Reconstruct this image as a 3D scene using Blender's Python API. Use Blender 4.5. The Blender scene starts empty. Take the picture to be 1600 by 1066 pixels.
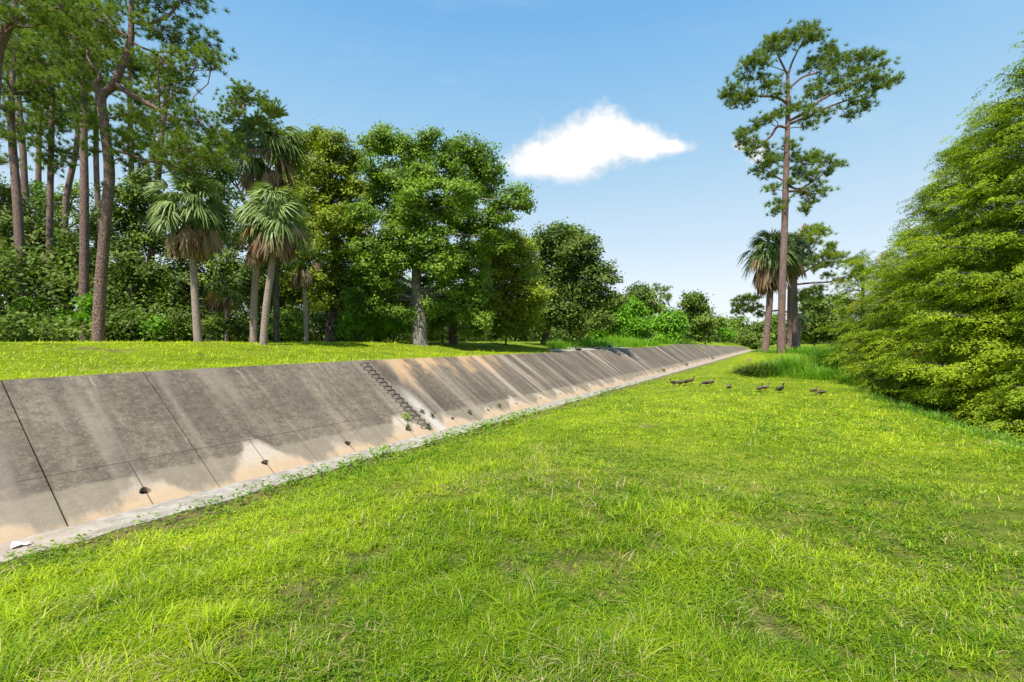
import bpy, math, random
import numpy as np
from mathutils import Vector, Matrix

sc = bpy.context.scene
rng = np.random.default_rng(7)
R = math.radians

# ------------------------------------------------------------------ camera
F = 746.0            # focal length in photo pixels (photo 1600 wide)
Y0 = 534.0           # horizon row of the photo
EYE = 3.0            # camera height over the foot of the wall
cam = bpy.data.cameras.new("camera")
cam.sensor_width = 36.0
cam.lens = 36.0 * F / 1600.0
cam.shift_y = (Y0 - 533.0) / 1600.0
cam.clip_start = 0.05
cam.clip_end = 4000
camo = bpy.data.objects.new("camera", cam)
sc.collection.objects.link(camo)
camo.location = (0, 0, EYE)
camo.rotation_euler = (R(90), 0, 0)
sc.camera = camo

# ------------------------------------------------------------------ light
SUN_EL, SUN_AZ = 56.0, 205.0       # azimuth clockwise from +Y: behind the camera, a little to the left
w = bpy.data.worlds.new("World")
sc.world = w
w.use_nodes = True
sun = bpy.data.lights.new("sun", 'SUN')
sun.energy = 4.6
sun.angle = R(0.6)
sun.color = (1.0, 0.95, 0.87)
suno = bpy.data.objects.new("sun", sun)
sc.collection.objects.link(suno)
sd = Vector((math.sin(R(SUN_AZ)) * math.cos(R(SUN_EL)), math.cos(R(SUN_AZ)) * math.cos(R(SUN_EL)), math.sin(R(SUN_EL))))
suno.rotation_euler = sd.to_track_quat('Z', 'Y').to_euler()
sc.view_settings.view_transform = 'Standard'
sc.view_settings.look = 'None'
sc.view_settings.gamma = 1
EXPO = 0.85
sc.view_settings.exposure = EXPO
sc.cycles.max_bounces = 6
sc.cycles.diffuse_bounces = 3
sc.cycles.transmission_bounces = 4
sc.cycles.transparent_max_bounces = 6
sc.cycles.caustics_reflective = False
sc.cycles.caustics_refractive = False


class NT:
    """small wrapper for building node trees"""
    def __init__(s, tree):
        s.t = tree
        s.n = tree.nodes
        s.l = tree.links

    def node(s, typ, **kw):
        n = s.n.new(typ)
        for k, v in kw.items():
            setattr(n, k, v)
        return n

    def put(s, sock, v):
        if isinstance(v, bpy.types.NodeSocket):
            s.l.new(v, sock)
        elif isinstance(v, (tuple, list)) and len(v) == 3 and sock.type == 'RGBA':
            sock.default_value = (*v, 1)
        else:
            sock.default_value = v

    def m(s, op, a, b=0.0, c=0.0, clamp=False):
        n = s.node('ShaderNodeMath', operation=op, use_clamp=clamp)
        s.put(n.inputs[0], a)
        s.put(n.inputs[1], b)
        s.put(n.inputs[2], c)
        return n.outputs[0]

    def ss(s, v, lo, hi, a=0.0, b=1.0):
        n = s.node('ShaderNodeMapRange', interpolation_type='SMOOTHSTEP')
        s.put(n.inputs['Value'], v)
        s.put(n.inputs['From Min'], lo)
        s.put(n.inputs['From Max'], hi)
        s.put(n.inputs['To Min'], a)
        s.put(n.inputs['To Max'], b)
        return n.outputs[0]

    def mix(s, f, a, b, mode='MIX'):
        n = s.node('ShaderNodeMix', data_type='RGBA', blend_type=mode)
        s.put(n.inputs[0], f)
        s.put(n.inputs[6], a)
        s.put(n.inputs[7], b)
        return n.outputs[2]

    def vec(s, x, y, z=0.0):
        n = s.node('ShaderNodeCombineXYZ')
        s.put(n.inputs[0], x)
        s.put(n.inputs[1], y)
        s.put(n.inputs[2], z)
        return n.outputs[0]

    def sep(s, v):
        n = s.node('ShaderNodeSeparateXYZ')
        s.put(n.inputs[0], v)
        return n.outputs

    def noise(s, v, scale, detail=3.0, rough=0.5, dist=0.0):
        n = s.node('ShaderNodeTexNoise')
        s.put(n.inputs['Vector'], v)
        s.put(n.inputs['Scale'], scale)
        s.put(n.inputs['Detail'], detail)
        s.put(n.inputs['Roughness'], rough)
        s.put(n.inputs['Distortion'], dist)
        return n.outputs[0]


# ---- sky with one cumulus and a small scrap of cloud, laid out by sky direction
n = NT(w.node_tree)
n.n.clear()
sky = n.node('ShaderNodeTexSky', sky_type='NISHITA')
sky.sun_disc = False
sky.sun_elevation = R(SUN_EL)
sky.sun_rotation = R(SUN_AZ)
sky.air_density = 1.0
sky.dust_density = 1.0
sky.ozone_density = 1.6
sky.altitude = 0
gd = n.node('ShaderNodeTexCoord').outputs['Generated']
gx, gy, gz = n.sep(gd)
gy2 = n.m('MAXIMUM', gy, 0.02)
ca = n.m('DIVIDE', gx, gy2)
cb = n.m('DIVIDE', gz, gy2)
pl = n.vec(ca, cb, 0)
wn = n.node('ShaderNodeTexNoise')
n.put(wn.inputs['Vector'], pl)
wn.inputs['Scale'].default_value = 14
wn.inputs['Detail'].default_value = 6
wn.inputs['Roughness'].default_value = 0.6
fb = n.m('SUBTRACT', wn.outputs[0], 0.5)
fb2 = n.m('SUBTRACT', n.noise(pl, 42, 5, 0.6), 0.5)


def ell(cx, cy, rx, ry):
    dx = n.m('DIVIDE', n.m('SUBTRACT', ca, (cx - 800) / F), rx / F)
    dy = n.m('DIVIDE', n.m('SUBTRACT', cb, (Y0 - cy) / F), ry / F)
    return n.m('SUBTRACT', 1.0, n.m('SQRT', n.m('ADD', n.m('MULTIPLY', dx, dx), n.m('MULTIPLY', dy, dy))))


cl = None
for e in ((852, 250, 82, 34), (905, 226, 72, 50), (945, 208, 58, 46), (992, 220, 62, 34), (1040, 228, 44, 13), (880, 262, 60, 26), (930, 236, 80, 32), (985, 232, 60, 20), (835, 262, 52, 18)):
    v = ell(*e)
    cl = v if cl is None else n.m('SMOOTH_MAX', cl, v, 0.25)
cl = n.m('ADD', cl, n.m('ADD', n.m('MULTIPLY', fb, 1.25), n.m('MULTIPLY', fb2, 0.5)))
al = n.ss(cl, -0.14, 0.55)
c2 = n.m('ADD', n.m('SMOOTH_MAX', ell(1187, 242, 26, 20), ell(1160, 228, 22, 12), 0.2), n.m('MULTIPLY', fb, 0.9))
al = n.m('MAXIMUM', al, n.ss(c2, 0.0, 0.6, 0, 0.9))
wisp = n.m('MULTIPLY', n.ss(n.noise(n.vec(n.m('MULTIPLY', ca, 1.0), n.m('MULTIPLY', cb, 3.0)), 2.2, 5, 0.6), 0.52, 0.85), 0.22)
al = n.m('MAXIMUM', al, wisp)
shade = n.m('ADD', n.m('ADD', 0.74, n.ss(cl, 0.0, 0.7, 0, 0.10)), n.m('MULTIPLY', n.noise(pl, 11, 5), 0.2))
ccol = n.mix(1.0, (4.85, 4.85, 4.9), n.vec(shade, shade, shade), 'MULTIPLY')
# thin bright humid air low over the horizon
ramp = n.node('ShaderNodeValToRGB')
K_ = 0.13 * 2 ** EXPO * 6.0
stops = [(0.0, (0.93, 0.96, 1.0)), (0.09, (0.84, 0.92, 1.0)), (0.187, (0.66, 0.81, 0.94)), (0.333, (0.43, 0.68, 0.89)), (0.471, (0.28, 0.57, 0.88)), (0.563, (0.195, 0.48, 0.855)), (0.72, (0.26, 0.53, 0.87)), (1.0, (0.36, 0.60, 0.88))]  # zenith stops, out of frame, are brightened to lift the ambient fill
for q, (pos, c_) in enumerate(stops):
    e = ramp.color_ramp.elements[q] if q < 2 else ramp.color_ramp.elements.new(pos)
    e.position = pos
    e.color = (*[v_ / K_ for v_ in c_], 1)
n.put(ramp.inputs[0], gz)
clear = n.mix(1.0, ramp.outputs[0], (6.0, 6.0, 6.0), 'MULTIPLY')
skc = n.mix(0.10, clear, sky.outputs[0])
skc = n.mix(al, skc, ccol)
bg = n.node('ShaderNodeBackground')
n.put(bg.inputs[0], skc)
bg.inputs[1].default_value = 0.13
wo = n.node('ShaderNodeOutputWorld')
n.l.new(bg.outputs[0], wo.inputs[0])

# ------------------------------------------------------------------ helpers
PH = math.atan(425.0 / F)
SN, CS = math.sin(PH), math.cos(PH)
P0 = 10.0            # camera stands this far from the foot of the wall
TT = 0.70            # slope of the wall


def W(s, u, z):
    """channel coordinates (along, to the right, up) -> world"""
    s = np.asarray(s, float)
    u = np.asarray(u, float)
    return np.stack([s * SN + u * CS, s * CS - u * SN, np.broadcast_to(z, np.broadcast(s, u).shape)], -1)


def SU(x, y):
    return x * SN + y * CS, x * CS - y * SN


def solve_su(px, h, uoff):
    """distance along the channel where a line at sideways offset uoff shows at photo column px"""
    t = (px - 800) / F
    return -uoff * (CS + t * SN) / (SN - t * CS)


# crest height along the channel read from the photograph's skyline of the wall
_cs, _ch = [-40.0], [2.32]
for px, py in ((0, 595), (230, 581), (400, 572), (565, 563.5), (700, 558), (800, 553.5), (880, 550.5), (940, 547), (1000, 543.5), (1035, 541), (1060, 537.5), (1085, 537.5), (1115, 540), (1150, 541.5), (1172, 542)):
    H = 2.3
    for _ in range(30):
        u = -(P0 + H / TT)
        t = (px - 800) / F
        Z = u / (t * CS - SN)
        H = 0.5 * H + 0.5 * (EYE - (py - Y0) / F * Z)
    _cs.append((t * Z) * SN + Z * CS)
    _ch.append(H)
_cs.append(400.0)
_ch.append(0.6)


def Hc(s):
    return np.maximum(np.interp(s, _cs, _ch), 0.3)


def sm(a, b, x):
    t = np.clip((x - a) / (b - a), 0, 1)
    return t * t * (3 - 2 * t)


def vnoise(x, y, sc_, seed=0):
    """cheap value noise in [-1,1]"""
    r = np.random.default_rng(seed + 1000)
    T = r.uniform(-1, 1, (256, 256))
    x = np.asarray(x) / sc_ + 500
    y = np.asarray(y) / sc_ + 500
    i, j = np.floor(x).astype(int), np.floor(y).astype(int)
    fx, fy = x - i, y - j
    fx, fy = fx * fx * (3 - 2 * fx), fy * fy * (3 - 2 * fy)
    g = lambda a, b: T[a % 256, b % 256]
    return (g(i, j) * (1 - fx) + g(i + 1, j) * fx) * (1 - fy) + (g(i, j + 1) * (1 - fx) + g(i + 1, j + 1) * fx) * fy


UE_S, UE_U = [-30, 8, 15.3, 20.7, 30.4, 41.3, 60], [7.5, 5.9, 4.8, 4.1, 3.2, 3.2, 5.0]
FOOT = 0.90


def ground_z(s, u):
    s = np.asarray(s, float)
    u = np.asarray(u, float)
    h = Hc(s)
    v = u + P0
    crest = -h / TT
    bump = 0.05 * vnoise(s, u, 1.7, 3) + 0.03 * vnoise(s, u, 0.6, 4)
    lawn = 0.02 + 0.42 * sm(FOOT, 6, v) + bump * sm(FOOT, 2.5, v)
    ue = np.interp(s, UE_S, UE_U)
    lawn = lawn - 1.7 * sm(-0.3, 4.5, u - ue) * (1 - sm(40, 47, s))
    plateau = 1.6 * sm(38.0, 43.8, s) * sm(-6.0, -2.5, u)
    lawn = lawn + plateau
    bank = 1.1 * sm(-33, -42, u) + h - 0.015 + np.maximum(2.97 - h, 0.0) * sm(0.3, 8.5, crest - v) + bump * 0.6 * sm(0.1, 2, crest - v)
    slope = np.clip(-v * TT, 0, None) - 0.30 * sm(0, 0.5, -v) - 0.02
    return np.where(v > 0, lawn, np.where(v > crest - 0.12, slope, bank))


def gz_world(x, y):
    s, u = SU(np.asarray(x, float), np.asarray(y, float))
    return ground_z(s, u)


def PX(px, py, Z):
    """world point that shows at photo position px,py when it stands Z metres in front"""
    return np.array([(px - 800) / F * Z, Z, EYE - (py - Y0) / F * Z])


def mesh_np(name, V, Fq=None, T3=None, tint=None, uv=None, smooth=False):
    me = bpy.data.meshes.new(name)
    V = np.asarray(V, np.float32).reshape(-1, 3)
    loops, starts, tot = [], [], []
    o = 0
    if Fq is not None and len(Fq):
        Fq = np.asarray(Fq, np.int32).reshape(-1, 4)
        loops.append(Fq.ravel())
        starts.append(np.arange(len(Fq)) * 4)
        tot.append(np.full(len(Fq), 4))
        o = len(Fq) * 4
    if T3 is not None and len(T3):
        T3 = np.asarray(T3, np.int32).reshape(-1, 3)
        loops.append(T3.ravel())
        starts.append(o + np.arange(len(T3)) * 3)
        tot.append(np.full(len(T3), 3))
    L = np.concatenate(loops).astype(np.int32)
    S = np.concatenate(starts).astype(np.int32)
    me.vertices.add(len(V))
    me.vertices.foreach_set('co', V.ravel())
    me.loops.add(len(L))
    me.loops.foreach_set('vertex_index', L)
    me.polygons.add(len(S))
    me.polygons.foreach_set('loop_start', S)
    me.update(calc_edges=True)
    me.polygons.foreach_set('use_smooth', np.full(len(S), bool(smooth)))
    if tint is not None:
        a = me.attributes.new('tint', 'FLOAT', 'POINT')
        a.data.foreach_set('value', np.asarray(tint, np.float32))
    if uv is not None:
        l = me.uv_layers.new(name='UVMap')
        l.data.foreach_set('uv', np.asarray(uv, np.float32)[L].ravel())
    return me


def obj(name, me, mat=None, parent=None, loc=None):
    o = bpy.data.objects.new(name, me)
    sc.collection.objects.link(o)
    if mat is not None and me is not None and not me.materials:
        me.materials.append(mat)
    if parent is not None:
        o.parent = parent
    if loc is not None:
        o.location = loc
    return o


def tag(o, label=None, cat=None, group=None, kind=None):
    if label:
        o['label'] = label
    if cat:
        o['category'] = cat
    if group:
        o['group'] = group
    if kind:
        o['kind'] = kind
    return o


def thing(name, label, cat, loc, group=None):
    o = bpy.data.objects.new(name, None)
    o.empty_display_size = 0.3
    sc.collection.objects.link(o)
    o.location = loc
    return tag(o, label, cat, group)


class Geo:
    def __init__(s):
        s.V, s.Q, s.T, s.t, s.n = [], [], [], [], 0

    def add(s, V, Q=None, T=None, tint=0.5):
        V = np.asarray(V, float).reshape(-1, 3)
        if Q is not None and len(Q):
            s.Q.append(np.asarray(Q) + s.n)
        if T is not None and len(T):
            s.T.append(np.asarray(T) + s.n)
        s.t.append(np.broadcast_to(tint, len(V)))
        s.V.append(V)
        s.n += len(V)

    def mesh(s, name, origin=(0, 0, 0), smooth=False):
        V = np.concatenate(s.V) - np.asarray(origin, float)
        return mesh_np(name, V, np.concatenate(s.Q) if s.Q else None, np.concatenate(s.T) if s.T else None, np.concatenate(s.t), smooth=smooth)


def smooth_path(P, r, k=4):
    P = np.asarray(P, float)
    r = np.asarray(r, float)
    if len(P) < 3:
        t = np.linspace(0, 1, k + 1)[:, None]
        return P[0] * (1 - t) + P[-1] * t, r[0] * (1 - t[:, 0]) + r[-1] * t[:, 0]
    A = np.vstack([2 * P[0] - P[1], P, 2 * P[-1] - P[-2]])
    out, ro = [], []
    for i in range(len(P) - 1):
        p0, p1, p2, p3 = A[i:i + 4]
        for j in range(k):
            t = j / k
            out.append(0.5 * ((2 * p1) + (-p0 + p2) * t + (2 * p0 - 5 * p1 + 4 * p2 - p3) * t * t + (-p0 + 3 * p1 - 3 * p2 + p3) * t ** 3))
            ro.append(r[i] * (1 - t) + r[i + 1] * t)
    out.append(P[-1])
    ro.append(r[-1])
    return np.array(out), np.array(ro)


def tube(g, P, r, n=8, k=3, wob=0.0, cap=True, tint=0.5, ell=None):
    P, r = smooth_path(P, r, k)
    d = np.gradient(P, axis=0)
    d /= np.linalg.norm(d, axis=1)[:, None] + 1e-9
    ref = np.array([1.0, 0, 0]) if abs(d[0][0]) < 0.8 else np.array([0, 1.0, 0])
    a = np.cross(d, ref)
    a /= np.linalg.norm(a, axis=1)[:, None] + 1e-9
    b = np.cross(d, a)
    th = np.arange(n) / n * 2 * np.pi
    rr = r[:, None] * np.ones(n)
    if wob:
        rr = rr * (1 + wob * rng.uniform(-1, 1, rr.shape))
    ea, eb = (1, 1) if ell is None else ell
    V = P[:, None, :] + rr[..., None] * (a[:, None, :] * np.cos(th)[None, :, None] * ea + b[:, None, :] * np.sin(th)[None, :, None] * eb)
    m_ = len(P)
    i = np.arange(m_ - 1)[:, None] * n
    j = np.arange(n)[None, :]
    Q = np.stack([i + j, i + (j + 1) % n, i + n + (j + 1) % n, i + n + j], -1).reshape(-1, 4)
    V = V.reshape(-1, 3)
    T = []
    if cap:
        V = np.vstack([V, P[-1], P[0]])
        e = (m_ - 1) * n
        T = [[e + q, e + (q + 1) % n, m_ * n] for q in range(n)] + [[(q + 1) % n, q, m_ * n + 1] for q in range(n)]
    g.add(V, Q, T, tint)


def unit(N):
    v = rng.normal(size=(N, 3))
    return v / (np.linalg.norm(v, axis=1)[:, None] + 1e-9)


def nrm(v):
    return v / (np.linalg.norm(v, axis=-1, keepdims=True) + 1e-9)


def leaves(g, C, N, L, Wd, tint):
    """one rhombic leaf per centre"""
    a = nrm(np.cross(N, unit(len(C))))
    b = np.cross(N, a)
    L = np.broadcast_to(L, len(C))[:, None]
    Wd = np.broadcast_to(Wd, len(C))[:, None]
    V = np.stack([C - a * L / 2, C + b * Wd / 2, C + a * L / 2, C - b * Wd / 2], 1).reshape(-1, 3)
    Q = np.arange(len(C) * 4).reshape(-1, 4)
    g.add(V, Q, None, np.repeat(tint, 4))


# ------------------------------------------------------------------ materials
def leaf_mat(name, dark, light, dead=None, trans=0.35, rough=0.6, tcol=(1.25, 1.35, 0.5)):
    m = bpy.data.materials.new(name)
    m.use_nodes = True
    k = NT(m.node_tree)
    k.n.clear()
    at = k.node('ShaderNodeAttribute', attribute_name='tint')
    col = k.mix(at.outputs['Fac'], dark, light)
    if dead:
        col = k.mix(k.ss(at.outputs['Fac'], 1.2, 1.3), col, dead)
    p = k.node('ShaderNodeBsdfPrincipled')
    k.put(p.inputs['Base Color'], col)
    p.inputs['Roughness'].default_value = rough
    p.inputs['Specular IOR Level'].default_value = 0.22
    tr = k.node('ShaderNodeBsdfTranslucent')
    k.put(tr.inputs[0], k.mix(1.0, col, tcol, 'MULTIPLY'))
    mx = k.node('ShaderNodeMixShader')
    mx.inputs[0].default_value = trans
    k.l.new(p.outputs[0], mx.inputs[1])
    k.l.new(tr.outputs[0], mx.inputs[2])
    o = k.node('ShaderNodeOutputMaterial')
    k.l.new(mx.outputs[0], o.inputs[0])
    return m


def bark_mat(name, c1, c2, c3, scale=9, stretch=0.25, bump=0.5, crack=True):
    m = bpy.data.materials.new(name)
    m.use_nodes = True
    k = NT(m.node_tree)
    p = k.n['Principled BSDF']
    co = k.node('ShaderNodeTexCoord').outputs['Object']
    x, y, z = k.sep(co)
    v = k.vec(x, y, k.m('MULTIPLY', z, stretch))
    nz = k.noise(v, scale * 0.7, 5, 0.65, 0.4)
    col = k.mix(k.ss(nz, 0.35, 0.65), c1, c2)
    vo = k.node('ShaderNodeTexVoronoi', feature='DISTANCE_TO_EDGE')
    k.put(vo.inputs['Vector'], v)
    vo.inputs['Scale'].default_value = scale
    ed = k.ss(vo.outputs[0], 0.0, 0.16)
    if crack:
        col = k.mix(ed, c3, col)
    big = k.noise(co, 0.8, 3)
    col = k.mix(k.ss(big, 0.4, 0.7, 0, 0.5), col, c3)
    k.put(p.inputs['Base Color'], col)
    p.inputs['Roughness'].default_value = 0.9
    b = k.node('ShaderNodeBump')
    b.inputs['Strength'].default_value = bump
    b.inputs['Distance'].default_value = 0.04
    k.put(b.inputs['Height'], k.m('ADD', ed, nz))
    k.l.new(b.outputs[0], p.inputs['Normal'])
    return m


def flat_mat(name, col, rough=0.6, metal=0.0, nscale=20, var=0.3):
    m = bpy.data.materials.new(name)
    m.use_nodes = True
    k = NT(m.node_tree)
    p = k.n['Principled BSDF']
    co = k.node('ShaderNodeTexCoord').outputs['Object']
    nz = k.noise(co, nscale, 4)
    k.put(p.inputs['Base Color'], k.mix(nz, tuple(c * (1 - var) for c in col), tuple(min(1, c * (1 + var)) for c in col)))
    p.inputs['Roughness'].default_value = rough
    p.inputs['Metallic'].default_value = metal
    return m


M = {}
M['oak'] = leaf_mat('oak_leaves', (0.055, 0.120, 0.012), (0.245, 0.365, 0.035), trans=0.3)
M['olive'] = leaf_mat('olive_leaves', (0.085, 0.135, 0.012), (0.300, 0.360, 0.028), trans=0.3)
M['dark'] = leaf_mat('dark_leaves', (0.045, 0.085, 0.012), (0.185, 0.255, 0.034), trans=0.25)
M['bright'] = leaf_mat('bright_leaves', (0.075, 0.185, 0.010), (0.22, 0.44, 0.020), trans=0.35)
M['yellow'] = leaf_mat('yellow_leaves', (0.16, 0.24, 0.02), (0.42, 0.42, 0.02), trans=0.35)
M['cypress'] = leaf_mat('cypress_leaves', (0.065, 0.130, 0.006), (0.335, 0.425, 0.016), dead=(0.40, 0.27, 0.04), trans=0.35)
M['pine'] = leaf_mat('pine_needles', (0.060, 0.108, 0.012), (0.230, 0.305, 0.030), trans=0.3)
M['pine_y'] = leaf_mat('pine_needles_light', (0.09, 0.15, 0.015), (0.30, 0.38, 0.03), trans=0.25)
M['palm'] = leaf_mat('palm_leaves', (0.060, 0.115, 0.028), (0.255, 0.330, 0.105), dead=(0.33, 0.22, 0.12), trans=0.2, rough=0.45)
M['palm_d'] = leaf_mat('palm_leaves_dark', (0.045, 0.085, 0.020), (0.180, 0.240, 0.06), dead=(0.28, 0.18, 0.09), trans=0.2, rough=0.45)
M['dead'] = leaf_mat('dead_fronds', (0.14, 0.080, 0.045), (0.40, 0.275, 0.18), trans=0.12, rough=0.9, tcol=(1.1, 0.9, 0.7))
M['grass'] = leaf_mat('lawn_grass', (0.065, 0.170, 0.004), (0.460, 0.570, 0.016), dead=(0.52, 0.43, 0.21), trans=0.38, rough=0.5, tcol=(1.2, 1.2, 0.5))
M['tall'] = leaf_mat('tall_grass', (0.05, 0.17, 0.010), (0.22, 0.42, 0.03), dead=(0.35, 0.30, 0.12), trans=0.35)
M['weed'] = leaf_mat('lawn_weeds', (0.050, 0.13, 0.005), (0.25, 0.39, 0.02), trans=0.35)
M['pbark'] = bark_mat('pine_bark', (0.22, 0.125, 0.10), (0.31, 0.215, 0.18), (0.11, 0.065, 0.055), 15, 0.5, 0.8)
M['obark'] = bark_mat('oak_bark', (0.20, 0.175, 0.145), (0.33, 0.30, 0.26), (0.08, 0.07, 0.055), 12, 0.2, 0.6)
M['lbark'] = bark_mat('palm_bark', (0.27, 0.20, 0.16), (0.40, 0.31, 0.26), (0.16, 0.12, 0.10), 14, 1.6, 0.4)
M['dbark'] = bark_mat('dark_bark', (0.075, 0.06, 0.048), (0.14, 0.115, 0.095), (0.03, 0.025, 0.02), 12, 0.2, 0.6)
M['rust'] = flat_mat('rusty_steel', (0.055, 0.042, 0.035), 0.6, 0.4)
M['hole'] = flat_mat('drain_pipe_dark', (0.012, 0.010, 0.008), 0.95)
M['white'] = flat_mat('white_litter', (0.75, 0.73, 0.70), 0.7, var=0.1)
M['twig'] = flat_mat('twig_bark', (0.13, 0.10, 0.07), 0.9)
M['duck'] = flat_mat('brown_feathers', (0.055, 0.032, 0.022), 0.7, nscale=30, var=0.6)
M['duck_k'] = flat_mat('black_feathers', (0.016, 0.014, 0.013), 0.5, nscale=30, var=0.4)
M['duck_b'] = flat_mat('pale_brown_feathers', (0.13, 0.085, 0.055), 0.7, nscale=30, var=0.4)
M['bill'] = flat_mat('duck_bill', (0.30, 0.10, 0.05), 0.5)
M['leg'] = flat_mat('duck_leg', (0.25, 0.14, 0.06), 0.6)
M['flower'] = leaf_mat('dry_seed_heads', (0.10, 0.05, 0.035), (0.22, 0.12, 0.09), trans=0.1)


def ground_material():
    m = bpy.data.materials.new('lawn_ground')
    m.use_nodes = True
    k = NT(m.node_tree)
    p = k.n['Principled BSDF']
    co = k.node('ShaderNodeTexCoord').outputs['Object']
    uv = k.node('ShaderNodeTexCoord').outputs['UV']
    s, v, _ = k.sep(uv)
    n1 = k.noise(co, 0.35, 5, 0.6)
    n2 = k.noise(co, 3.5, 5, 0.65)
    n3 = k.noise(co, 22, 4, 0.7)
    g = k.mix(k.ss(n1, 0.38, 0.62), (0.22, 0.30, 0.006), (0.38, 0.445, 0.014))
    g = k.mix(k.ss(n2, 0.35, 0.7), k.mix(1.0, g, (0.6, 0.72, 0.6), 'MULTIPLY'), g)
    g = k.mix(k.ss(n3, 0.3, 0.75), k.mix(1.0, g, (0.45, 0.5, 0.45), 'MULTIPLY'), g)
    soil = k.mix(n2, (0.10, 0.065, 0.035), (0.24, 0.17, 0.10))
    bare = k.ss(k.noise(co, 0.9, 6, 0.7), 0.60, 0.68)
    # worn soil beside the footing
    edge = k.m('MULTIPLY', k.ss(v, 0.7, 1.0), k.ss(k.m('ADD', v, k.m('MULTIPLY', n2, -2.0)), 0.9, 0.1))
    bare = k.m('MAXIMUM', bare, k.m('MULTIPLY', edge, 0.9))
    col = k.mix(k.m('MULTIPLY', bare, 0.85), g, soil)
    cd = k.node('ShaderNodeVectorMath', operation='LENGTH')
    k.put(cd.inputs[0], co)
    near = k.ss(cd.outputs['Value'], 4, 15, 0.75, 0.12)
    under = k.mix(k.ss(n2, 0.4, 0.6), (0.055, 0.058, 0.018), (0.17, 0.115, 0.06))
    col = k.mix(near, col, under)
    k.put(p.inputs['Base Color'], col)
    p.inputs['Roughness'].default_value = 0.95
    p.inputs['Specular IOR Level'].default_value = 0.1
    b = k.node('ShaderNodeBump')
    b.inputs['Strength'].default_value = 0.8
    b.inputs['Distance'].default_value = 0.08
    k.put(b.inputs['Height'], k.m('ADD', n3, n2))
    k.l.new(b.outputs[0], p.inputs['Normal'])
    return m


HOLE_S0, PW = 4.34, 2.381


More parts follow.
